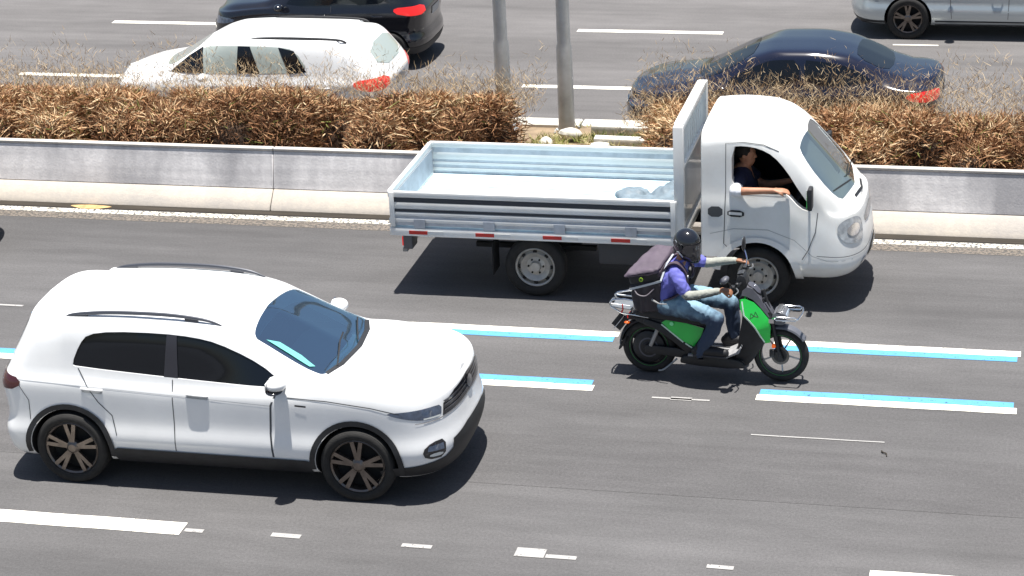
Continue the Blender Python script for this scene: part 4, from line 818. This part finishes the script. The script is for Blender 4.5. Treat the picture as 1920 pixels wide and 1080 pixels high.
    MB().prism(chaikin([(.895,.88),(.885,1.02),(.925,1.085),(.985,1.06),(1.0,.93),(.97,.86)],1),-.07,.07).build('display_pod',SBLK,t,bevel=.012)
    MB().bar((.900,0,1.075),(.955,0,1.09),.10,.012).build('display_screen',GLOSSBLK,t)
    for s,p in((-1,Vector((.885,-.20,.995))),(1,Vector((.93,.20,1.045)))):
        MB().box(p,(.045,.06,.05)).build('switch_block',SBLK,t,bevel=.008)
        MB().tube([p+Vector((.035,0,0)),p+Vector((.065,s*.06,-.005)),p+Vector((.045,s*.15,-.01))],[.007,.006,.006],sub=3).build('brake_lever',GREYM,t)
        MB().ell(p+Vector((.04,s*-.02,.035)),(.022,.022,.016),8).build('brake_reservoir',SBLK,t)
    cb=MB()
    for k,y in enumerate((-.05,-.02,.03,.06)): cb.tube([(.93+.01*k,y*1.2,1.02),(.985,y*1.1,.98+.01*k),(1.0,y,.90),(.98,y*.6,.82)],.005,n=6,sub=4)
    cb.build('cables',SBLK,t)
    # mirrors
    MB().tube([(.93,.23,1.055),(.935,.27,1.12),(.905,.31,1.19)],.006,sub=3).build('mirror_stem',CHROME,t); m2=MB().ell((.895,.325,1.245),(.016,.055,.075),12).build('rear_view_mirror',SBLK,t); MB().ell((.884,.325,1.245),(.008,.046,.066),10).build('mirror_glass',CHROME,m2)
    MB().tube([(.885,-.23,1.0),(.875,-.27,1.06),(.85,-.31,1.10)],.006,sub=3).build('mirror_stem',SBLK,t); m2=MB().ell((.835,-.33,1.125),(.045,.06,.032),12,Matrix.Rotation(R(-35),3,'Y')).build('rear_view_mirror',GREY,t); MB().ell((.815,-.33,1.118),(.035,.05,.024),10,Matrix.Rotation(R(-35),3,'Y')).build('mirror_glass',GLOSSBLK,m2)
    MB().tube([(.30,-.11,.20),(.18,-.15,.10),(.12,-.16,.085)],.010,sub=3).build('kickstand',GREYM,t)
    return t
tag(scooter(),'black electric scooter with bright green side panels and chrome racks carrying the helmeted rider','scooter')
# rider
t=sxs(empty('person',(SX,SY,0),SYAW)); tag(t,'scooter rider in black full face helmet and purple blue polo shirt gripping the handlebars','person')
LH=((.795,-.30,1.012),(1,-.08,-.12),(-.05,-.12,1)); RH=((.842,.30,1.083),(1,0,-.12),(-.1,.12,1))
def torso(mb,r,zlo=.72):
    for y in(-1,1): limb(mb,[(.19,y*.07,zlo+.02,r*1.12),(.19,y*.075,.86,r*1.05),(.25,y*.085,1.0,r*1.1),(.30,y*.09,1.085,r*.82)],14,4)
mb=MB(); torso(mb,.098); limb(mb,[(.315,0,1.12,.055),(.36,0,1.24,.055)]); mb.ell((.395,0,1.32),(.095,.075,.115),12)
SHn=(.315,-.185,1.085); SHf=(.355,.185,1.105)
ARMn=[(*SHn,.058),(.40,-.245,.99,.048),(.455,-.275,.925,.042),(.60,-.295,.955,.036),(.765,-.30,.998,.025)]; ARMf=[(*SHf,.056),(.47,.235,1.075,.048),(.55,.265,1.055,.041),(.68,.285,1.070,.035),(.81,.30,1.080,.025)]
limb(mb,ARMn);limb(mb,ARMf)
THn=[(.20,-.10,.755,.098),(.46,-.155,.735,.085),(.70,-.19,.675,.064)]; SHKn=[(.715,-.19,.655,.062),(.66,-.19,.50,.055),(.565,-.185,.35,.042),(.545,-.18,.30,.038)]
THf=[(.20,.10,.755,.098),(.50,.15,.755,.085),(.78,.165,.705,.064)]; SHKf=[(.79,.165,.685,.062),(.81,.16,.52,.054),(.825,.15,.36,.042),(.83,.15,.30,.038)]
for l in(THn,SHKn,THf,SHKf): limb(mb,l)
hand(mb,*LH,1,1.15); hand(mb,*RH,-1,1.15); organic('body',mb,SKIN,t,.0075,2)
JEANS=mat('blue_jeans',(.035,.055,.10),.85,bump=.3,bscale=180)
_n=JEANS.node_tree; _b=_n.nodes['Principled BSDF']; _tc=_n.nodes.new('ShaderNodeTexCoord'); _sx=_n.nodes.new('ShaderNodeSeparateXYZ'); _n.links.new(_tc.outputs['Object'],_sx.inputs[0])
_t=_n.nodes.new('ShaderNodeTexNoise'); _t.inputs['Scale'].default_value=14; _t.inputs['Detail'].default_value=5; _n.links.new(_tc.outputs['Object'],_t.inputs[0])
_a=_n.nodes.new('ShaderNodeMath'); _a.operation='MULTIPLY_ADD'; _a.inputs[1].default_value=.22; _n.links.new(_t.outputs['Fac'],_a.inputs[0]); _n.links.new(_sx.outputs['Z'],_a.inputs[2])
_m=_n.nodes.new('ShaderNodeMapRange'); _m.inputs[1].default_value=.78; _m.inputs[2].default_value=.93; _n.links.new(_a.outputs[0],_m.inputs[0])   # sunlit thighs and shaded shins put into the denim colour by height
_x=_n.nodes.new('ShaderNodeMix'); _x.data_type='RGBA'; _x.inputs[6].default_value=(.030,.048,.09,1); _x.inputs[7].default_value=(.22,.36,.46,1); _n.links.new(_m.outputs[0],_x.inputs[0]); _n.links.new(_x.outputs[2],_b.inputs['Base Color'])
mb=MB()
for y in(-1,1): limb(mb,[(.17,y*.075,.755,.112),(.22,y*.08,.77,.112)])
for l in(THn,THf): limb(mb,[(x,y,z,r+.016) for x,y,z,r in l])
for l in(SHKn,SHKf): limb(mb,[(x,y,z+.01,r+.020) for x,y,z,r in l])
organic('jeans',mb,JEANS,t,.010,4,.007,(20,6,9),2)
SHIRT=mat('purple_blue_polo',(.13,.135,.47),.85,var=.22,vscale=10,bump=.2,bscale=140)
mb=MB(); torso(mb,.112,.76); limb(mb,[(.30,0,1.11,.07),(.325,0,1.155,.06)])
limb(mb,[(SHn[0],SHn[1],SHn[2],.072),(.375,-.228,1.02,.066),(.415,-.255,.965,.064)]); limb(mb,[(SHf[0],SHf[1],SHf[2],.070),(.43,.222,1.085,.064),(.49,.245,1.07,.060)])
organic('polo_shirt',mb,SHIRT,t,.011,3,.010,(13,13,16),5)
MB().tube([(.315+.062*math.cos(a),.068*math.sin(a),1.165+.022*math.cos(a)) for a in np.linspace(0,2*PI,21)[:-1]],.013,closed=True).build('collar',SHIRT,t)
SLV=mat('grey_arm_sleeve',(.33,.34,.30),.8,var=.2,vscale=18)
for a_ in(ARMn,ARMf):
    P=[a_[1],a_[2],a_[3],a_[4]]; P=[(P[0][0],P[0][1],P[0][2],P[0][3]+.003)]+[(p[0],p[1],p[2],p[3]+.007) for p in P[1:]]; mb=MB(); limb(mb,P); sl=organic('arm_sleeve',mb,SLV,t,.008,2,.003,(30,30,30))
    if a_ is ARMn: MB().tube([(p[0]+.0,p[1]-p[3]*.86,p[2]-p[3]*.55) for p in P],.0045,n=6,sub=5).build('sleeve_stripe',SBLK,sl); MB().tube([(p[0]+.0,p[1]-p[3]*.98,p[2]-p[3]*.15) for p in P],.0025,n=6,sub=5).build('sleeve_stripe',SBLK,sl)
SHOE=mat('black_shoe',(.012,.012,.015),.6,var=.3,vscale=20)
for x,y,z,lx in((.565,-.185,.325,1),(.80,.13,.325,.5)):
    mb=MB(); limb(mb,[(x-.03,y,z+.03,.05),(x-.02,y,z,.048)]); limb(mb,[(x-.06,y,z+.0,.047),(x+.08,y,z+.01,.050),(x+.21*lx+.02,y,z-.004,.043)]); sh=organic('shoe',mb,SHOE,t,.008,2)
    MB().prism([(x-.085,z-.045),(x+.235*lx+.01,z-.048),(x+.24*lx+.01,z-.028),(x-.085,z-.02)],y-.042,y+.042).build('sole',mat('sole_dark',(.03,.03,.035),.7),sh,bevel=.008)
# helmet (local frame: +x forward), worn on the head
he=empty('helmet'); he.parent=t; he.location=(.40,0,1.325); he.rotation_euler=(0,R(10),R(-24))
mb=MB(); mb.ell((-.012,0,.025),(.142,.122,.138),16); mb.ell((.03,0,-.06),(.118,.105,.095),14); mb.ell((.075,0,-.095),(.085,.082,.058),12)
hs=organic('shell',mb,GLOSSBLK,he,.009,6); bh=bvh_of(hs.data); CH=('cyl',0,0)
vz=patch('visor',bh,chaikin([(-66,-.055),(66,-.055),(78,-.02),(72,.045),(40,.062),(-40,.062),(-72,.045),(-78,-.02)],2),CH,mat('smoke_visor',(.03,.028,.034),.10,coat=1),he,.009,.03)
for s in(-1,1):
    patch('visor_pivot',bh,[(s*86+9*math.cos(a),.012+.026*math.sin(a)) for a in np.linspace(0,2*PI,20)[:-1]],CH,SBLK,he,.013,.03)
    patch('cheek_decal',bh,[(s*72,-.085),(s*104,-.05),(s*103,-.036),(s*71,-.070)],CH,mat('decal_silver',(.55,.57,.6),.3),he,.005,.02)
    patch('rear_decal',bh,[(s*112,.045),(s*128,.055),(s*126,.064),(s*112,.056)],CH,mat('decal_pale',(.4,.42,.45),.3),he,.005,.02)
patch('chin_vent',bh,chaikin([(-22,-.125),(22,-.125),(20,-.105),(-20,-.105)],1),CH,SBLK,he,.006,.02); patch('brow_vent',bh,[(-16,.085),(16,.085),(13,.098),(-13,.098)],CH,SBLK,he,.006,.02)
# delivery backpack
bp=sxs(empty('delivery_backpack',(SX,SY,0),SYAW)); tag(bp,'black delivery backpack with faded purple lid and grey reflective band on the rider','backpack')
FAB=mat('backpack_black',(.034,.028,.037),.6,var=.5,vscale=10,bump=.5,bscale=25); LID=mat('faded_purple_lid',(.092,.070,.096),.7,var=.28,vscale=7); REFL=mat('reflective_band',(.50,.54,.58),.35,metal=.2)
def hexa(name,T,B,mt,par,n=12,wr=0,bulge=.02,seed=0):
    """T, B: 4 corners each (near-left, near-right, far-right, far-left)"""
    T=[Vector(p) for p in T];B=[Vector(p) for p in B]
    bm=bmesh.new(); vs=[bm.verts.new(p) for p in B+T]
    for f in((0,3,2,1),(4,5,6,7),(0,1,5,4),(1,2,6,5),(2,3,7,6),(3,0,4,7)): bm.faces.new([vs[i] for i in f])
    bmesh.ops.bevel(bm,geom=bm.edges[:],offset=.022,segments=3,affect='EDGES',profile=.5)
    bmesh.ops.triangulate(bm,faces=bm.faces)
    for _ in range(4): bmesh.ops.subdivide_edges(bm,edges=[e for e in bm.edges if e.calc_length()>.028],cuts=1); bmesh.ops.triangulate(bm,faces=[f for f in bm.faces if len(f.verts)>3])
    c=sum((v.co for v in bm.verts),Vector())/len(bm.verts); bm.normal_update()
    for v in bm.verts:
        p=v.co*18+Vector((seed,0,0)); p.z*=.45; v.co+=v.normal*(wr*(abs(noise.noise(p))*2-.4)+bulge*max(0,1-((v.co-c).length/.3)**2))
    for _ in range(1): bmesh.ops.smooth_vert(bm,verts=bm.verts,factor=.4,use_axis_x=True,use_axis_y=True,use_axis_z=True)
    bmesh.ops.recalc_face_normals(bm,faces=bm.faces); me=bpy.data.meshes.new(name); bm.to_mesh(me); bm.free(); return link(name,me,mt,par,60)
TNL,TNR,TFR,TFL=(-.155,-.20,1.045),(.155,-.19,1.115),(.215,.19,1.205),(.045,.20,1.215)
BNL,BNR,BFR,BFL=(-.105,-.18,.685),(.175,-.165,.70),(.185,.165,.72),(.02,.17,.72)
def mixv(a,b,f): return tuple(Vector(a).lerp(Vector(b),f))
t1=[mixv(a,b,.25) for a,b in zip((TNL,TNR,TFR,TFL),(BNL,BNR,BFR,BFL))]
hexa('bag_body',t1,[BNL,BNR,BFR,BFL],FAB,bp,wr=.018,bulge=.02,seed=3)
hexa('bag_top_section',[mixv(a,b,.02) for a,b in zip((TNL,TNR,TFR,TFL),t1)],[mixv(a,b,1.04) for a,b in zip((TNL,TNR,TFR,TFL),t1)],SBLK,bp,wr=.004,bulge=.0,seed=5)
tl=[Vector(p) for p in((-.205,-.215,1.055),(.150,-.205,1.130),(.220,.20,1.222),(.035,.21,1.232))]
hexa('lid',[p+Vector((0,0,.012)) for p in tl],[p+Vector((.0,0,-.03)) for p in tl],LID,bp,wr=.008,bulge=.012,seed=9)
hexa('lid_side',[(.125,-.20,1.10),(.165,-.195,1.125),(.235,.19,1.215),(.205,.19,1.225)],[(.135,-.19,1.04),(.18,-.185,1.05),(.235,.18,1.14),(.20,.18,1.14)],mat('lid_side_purple',(.045,.032,.045),.7),bp,wr=.004,bulge=0)
b1=mixv(TNL,BNL,.33);b2=mixv(TNR,BNR,.22)
MB().bar((b1[0]+.0,b1[1]-.022,b1[2]),(b2[0]+.015,b2[1]-.022,b2[2]),.006,.020,up=(0,0,1)).bar((b2[0]+.014,b2[1]-.02,b2[2]),(.215,-.10,1.165),.020,.008).bar((.215,-.10,1.165),(.245,.05,1.205),.018,.008).build('reflective_band',REFL,bp)
MB().lathe([(.010,-.006),(.021,-.006),(.021,0),(.010,0)],(-.02,-.222,1.035),n=18).build('round_badge',mat('badge_yellow_green',(.30,.50,.04),.5),bp); MB().lathe([(0,-.004),(.009,-.004),(.009,0)],(-.02,-.222,1.035),n=12).build('badge_centre',SBLK,bp)
MB().tube([(-.095,-.205,.925),(-.05,-.235,.885),(.03,-.235,.880),(.105,-.205,.945)],.006,n=8,sub=5).build('grab_handle',mat('handle_grey',(.16,.14,.16),.6),bp)
MB().tube([(.08,-.20,.83),(.16,-.24,.81),(.24,-.255,.815)],[.013,.007,.006],sub=4).build('loose_strap',mat('strap_grey',(.22,.22,.22),.7),bp)
STR=mat('strap_brown_purple',(.060,.042,.058),.75)
for y in(-1,1):
    P=[(.17,y*.12,1.09),(.24,y*.125,1.175),(.325,y*.125,1.19),(.405,y*.125,1.12),(.43,y*.13,1.02),(.40,y*.15,.93),(.30,y*.185,.86),(.20,y*.17,.82)]
    V=[];F=[];Q=[]
    V=[];F=[]; PP=[Vector(p) for p in P]; fine=[]
    for i in range(len(PP)-1):
        p0=PP[max(i-1,0)];p1=PP[i];p2=PP[i+1];p3=PP[min(i+2,len(PP)-1)]
        for k in range(5): q_=k/5; fine.append(.5*((2*p1)+(p2-p0)*q_+(2*p0-5*p1+4*p2-p3)*q_*q_+(p1*3-p0-p2*3+p3)*q_**3))
    fine.append(PP[-1])
    for i,p in enumerate(fine):
        tn=(fine[min(i+1,len(fine)-1)]-fine[max(i-1,0)]).normalized(); sd_=(Vector((0,1,0))-tn*tn.y).normalized(); no=tn.cross(sd_)
        if no.x<0 and p.x>.25: no=-no
        V+= [p-sd_*.03,p+sd_*.03]
        if i: F.append((2*i-2,2*i-1,2*i+1,2*i))
    m_=panel3('shoulder_strap',V,F,STR,bp,.014)
    MB().box((.428,y*.135,1.06),(.012,.03,.022)).build('strap_buckle',WHT if y<0 else SBLK,m_,bevel=.003)
MB().tube([(.447,-.10,1.03),(.455,0,1.02),(.447,.10,1.03)],.007,sub=3).build('chest_strap',SBLK,bp)
# ------------------------------------------------------------------ far carriageway cars (heading left)
def simple_car(name,sp,loc,rz,paint,label,wb,wr,wins,rear,ws,lamps,dark=SIDEGL,rails=False,rimm=ALLOY):
    t=empty(name,loc,rz); body=car_body(sp); bv=bvh_of(body)
    link('body',booleans(body,arch_cut(0,wr,wr*1.12,sp['w'])+arch_cut(wb,wr,wr*1.12,sp['w']),'body'),paint,t,32)
    SH=mat('far_shut_line',(.04,.04,.045),.7)
    for w_ in wins:
        for pr in('y-','y+'): patch('side_window',bv,chaikin(w_,1),pr,dark,t,.004,.07)
    patch('windshield',bv,chaikin(ws,1),'z',dark,t,.004,.07)
    pj=('x-' if rear[0][1]>.8 and abs(rear[0][0])<.75 and sp.get('rearx',1) else 'z'); patch('rear_window',bv,chaikin(rear,1),pj,dark,t,.004,.07)
    C=('cyl',sp['xf']-.75,0); Cr=('cyl',sp['xr']+.6,0); L=lamps
    for s in(-1,1):
        patch('headlight',bv,chaikin([(s*38,L['hz']-.06),(s*70,L['hz']),(s*74,L['hz']+.07),(s*40,L['hz']+.08)],1),C,LAMPGL,t,.006,.05)
        patch('tail_light',bv,chaikin([(180-s*40,L['tz']-L['th']),(180-s*74,L['tz']-L['th']*.8),(180-s*82,L['tz']+.02),(180-s*72,L['tz']+L['th']),(180-s*40,L['tz']+L['th'])],1),Cr,TAIL,t,.008,.05)
    patch('grille',bv,chaikin([(-34,.52),(34,.52),(30,.70),(-30,.70)],1),C,GLOSSBLK,t,.006,.06); patch('rear_plate',bv,[(-.2,.75),(.2,.75),(.2,.87),(-.2,.87)],'x-',mat('plate_g',(.4,.4,.4),.4),t,.01,.1)
    patch('lower_bumper',bv,[(-80,.22),(80,.22),(80,.30),(-80,.30)],C,BLACKPL,t,.005,.06); patch('rear_lower_bumper',bv,[(100,.24),(260,.24),(260,.36),(100,.36)],Cr,BLACKPL,t,.005,.06)
    x0=wb*.40; slit('shut_line',bv,[(x0,1.0*sp['dz']),(x0+.02,.35)],.008,SH,t); slit('shut_line',bv,[(wb*.76,.98*sp['dz']),(wb*.74,.35)],.008,SH,t); slit('sill_trim',bv,[(.40,.27),(wb-.42,.27)],.08,BLACKPL,t,.006)
    for s in(-1,1):
        for hx in(.18,x0+.18):
            l,nr_,_,_=bv.ray_cast(Vector((hx,s*4,.86*sp['dz'])),Vector((0,-s,0)))
            if l: MB().tube([(hx-.08,l.y,l.z),(hx-.05,l.y+s*.025,l.z),(hx+.06,l.y+s*.025,l.z),(hx+.09,l.y,l.z)],.011).build('door_handle',paint,t)
        MB().ell((wb*.745,s*(sp['w']+.07),1.0*sp['dz']),(.08,.10,.06),8).build('side_mirror',paint,t)
        if rails: MB().tube([(-.1,s*.555,sp['rz']-.06),(.05,s*.56,sp['rz']-.015),(.7,s*.57,sp['rz']),(1.2,s*.565,sp['rz']-.015),(1.35,s*.56,sp['rz']-.05)],.017,sub=4).build('roof_rail',BLACKPL,t)
    for x in(0,wb):
        for y in(-sp['w']+.105,sp['w']-.105): wheel(t,x,y,wr,.19,'alloy',rimm)
    MB().box((wb/2,0,.28),(wb+.8,sp['w']*1.4,.1)).build('underbody',LINER,t)
    return t
HATCH=dict(xr=-.70,xf=3.55,w=.87,zb=.2,Bf=.55,Br=.34,nf=2.5,nr=3,dz=1,rz=1.50,top=[(-.5,1.44),(-.3,1.47),(.3,1.50),(1.1,1.50),(1.4,1.47),(1.6,1.42),(2.0,1.24),(2.3,1.08),(2.45,1.03),(3.0,.97),(3.4,.90),(3.55,.85)],
 belt=[(-.7,1.02),(0,1.0),(1,.97),(2,.94),(3,.88),(3.42,.80)],y7=[(-.6,.64),(0,.68),(1.6,.68),(2.3,.73),(3.4,.70)],y8=[(-.5,.5),(0,.55),(1.8,.58),(2.3,.62),(3.4,.5)],df=[-.12,-.10,-.04,0,-.015,-.04,-.075,-.10,-.12,-.13],dr=[.12,.08,.02,0,.03,0,.05,.30,.36,.38])
WAG=dict(HATCH); WAG['top']=[(-.5,1.44),(-.3,1.47),(.3,1.50),(1.3,1.50),(1.8,1.475),(2.02,1.42),(2.3,1.27),(2.6,1.10),(2.78,1.03),(3.1,.98),(3.4,.91),(3.55,.85)]; WAG['y7']=[(-.6,.64),(0,.68),(2.0,.68),(2.7,.73),(3.5,.70)]
tt=simple_car('white_hatchback',WAG,(-9.86,30.30,-1.0),PI,WHITE,'',2.60,.32,[[(2.52,1.01),(2.22,1.24),(1.98,1.375),(1.6,1.405),(.9,1.405),(.62,1.37),(.40,1.06),(1.2,1.03)]],[(-.52,1.08),(.52,1.08),(.46,1.38),(-.46,1.38)],
 [(2.12,-.56),(2.06,0),(2.12,.56),(2.55,.62),(2.69,.3),(2.71,0),(2.69,-.3),(2.55,-.62)],dict(hz=.72,tz=.90,th=.09),rails=True,dark=mat('glass_painted_sky',(.40,.45,.42),.10,coat=1))  # pale glass colour stands in for the sky's reflection
_b=bvh_of(car_body(WAG))
for _p in ([(1.98,1.02),(2.0,1.365),(2.22,1.235),(2.50,1.015)],[(1.48,1.03),(1.46,1.40),(1.28,1.40),(1.13,1.03)],[(.86,1.395),(.70,1.04),(.44,1.065),(.63,1.355)]):
    for _q in('y-','y+'): patch('window_pane',_b,_p,_q,SIDEGL,tt,.010,.07)
tag(tt,'white hatchback with roof rails driving left beyond the left hedge','car')
SEDAN=dict(xr=-.95,xf=3.40,w=.87,zb=.18,Bf=.6,Br=.40,nf=2.4,nr=2.7,dz=.96,rz=1.4,top=[(-.95,1.02),(-.6,1.05),(-.30,1.12),(0,1.25),(.35,1.38),(.8,1.43),(1.3,1.42),(1.6,1.34),(2.0,1.16),(2.3,1.01),(2.5,.96),(3.0,.88),(3.4,.78)],
 belt=[(-.95,.94),(0,.95),(1,.93),(2,.90),(3,.82),(3.4,.74)],y7=[(-.95,.66),(-.4,.68),(.2,.67),(1.6,.66),(2.3,.72),(3.4,.68)],y8=[(-.95,.5),(-.2,.52),(.4,.54),(1.8,.56),(2.3,.60),(3.4,.5)],df=[-.12,-.10,-.04,0,-.015,-.04,-.075,-.10,-.12,-.13],dr=[.12,.08,.02,0,.01,.0,.02,.04,.05,.05],rearx=0)
tt=simple_car('navy_sedan',SEDAN,(-2.50,30.50,-1.0),PI,NAVY,'',2.60,.32,[[(-.10,1.02),(.12,1.16),(.40,1.27),(.80,1.31),(.86,1.31),(.86,.985)],[(.93,.985),(.93,1.31),(1.25,1.305),(1.42,1.265),(1.85,1.06),(1.92,.96)]],[(-.22,-.52),(.18,-.50),(.22,0),(.18,.50),(-.22,.52),(-.30,0)],
 [(1.60,-.54),(1.54,0),(1.60,.54),(2.18,.62),(2.36,.3),(2.38,0),(2.36,-.3),(2.18,-.62)],dict(hz=.64,tz=.86,th=.075))
tag(tt,'dark navy sedan driving left beyond the right hedge, partly hidden by dry leaves','car')
MINI=dict(xr=-.55,xf=3.05,w=.80,zb=.2,Bf=.5,Br=.3,nf=2.5,nr=3,dz=.98,rz=1.46,top=[(-.4,1.40),(-.2,1.43),(.4,1.46),(1.1,1.45),(1.35,1.41),(1.7,1.24),(2.0,1.08),(2.15,1.02),(2.7,.95),(3.05,.85)],
 belt=[(-.6,1.0),(1,.96),(2,.93),(3.05,.8)],y7=[(-.6,.60),(0,.63),(1.5,.63),(2.1,.68),(3.05,.64)],y8=[(-.5,.46),(0,.5),(1.6,.53),(2.1,.58),(3.05,.46)],df=[-.12,-.10,-.04,0,-.015,-.04,-.075,-.10,-.12,-.13],dr=[.12,.08,.02,0,.03,0,.05,.24,.30,.32])
MW=[[(.0,1.04),(.06,1.33),(.62,1.36),(.66,1.0)],[(.74,1.0),(.72,1.36),(1.15,1.345),(1.62,1.08),(1.70,.98)]]
tt=simple_car('black_hatchback',MINI,(-10.22,34.1,-1.0),PI,BLACKP,'',2.35,.29,MW,[(-.50,1.05),(.50,1.05),(.44,1.34),(-.44,1.34)],[(1.45,-.5),(1.40,0),(1.45,.5),(1.92,.58),(2.05,.3),(2.07,0),(2.05,-.3),(1.92,-.58)],dict(hz=.70,tz=.92,th=.07))
tag(tt,'small black hatchback behind the white hatchback at the top edge of the photo','car')
tt=simple_car('silver_car',HATCH,(.20,36.45,-1.0),PI,SILVER,'',2.60,.33,[[(-.02,1.07),(.08,1.37),(.62,1.38),(.66,1.03)],[(.74,1.02),(.72,1.39),(1.36,1.37),(1.86,1.10),(1.93,.99)]],[(-.52,1.08),(.52,1.08),(.46,1.38),(-.46,1.38)],
 [(1.72,-.56),(1.66,0),(1.72,.56),(2.22,.62),(2.36,.3),(2.38,0),(2.36,-.3),(2.22,-.62)],dict(hz=.72,tz=.92,th=.09))
tag(tt,'silver car cut off by the top right corner with its front wheel showing','car')
tt=simple_car('dark_grey_car',MINI,(-14.86,22.5,0),0,BLACKP,'',2.35,.29,MW,[(-.50,1.05),(.50,1.05),(.44,1.34),(-.44,1.34)],[(1.45,-.5),(1.40,0),(1.45,.5),(1.92,.58),(2.05,.3),(2.07,0),(2.05,-.3),(1.92,-.58)],dict(hz=.70,tz=.92,th=.07))
tag(tt,'black car following the pickup, only its nose showing at the left edge','car')
tt=simple_car('white_compact',HATCH,(.66,14.62,0),0,WHITE,'',2.60,.32,[[(-.02,1.07),(.08,1.37),(.62,1.38),(.66,1.03)],[(.74,1.02),(.72,1.39),(1.36,1.37),(1.86,1.10),(1.93,.99)]],[(-.52,1.08),(.52,1.08),(.46,1.38),(-.46,1.38)],
 [(1.72,-.56),(1.66,0),(1.72,.56),(2.22,.62),(2.36,.3),(2.38,0),(2.36,-.3),(2.22,-.62)],dict(hz=.72,tz=.90,th=.09))
tag(tt,'white car in the nearest lane, only a sliver of it at the bottom right corner','car')
# small twig on the road
o=MB().tube([(0,0,.01),(.012,-.03,.014),(.045,-.05,.012),(.05,-.10,.01)],[.008,.006,.006,.004],sub=3).build('twig',DK); o.location=(-1.41,18.60,0); tag(o,'small dark curled twig lying on the open asphalt of the near lane','twig')
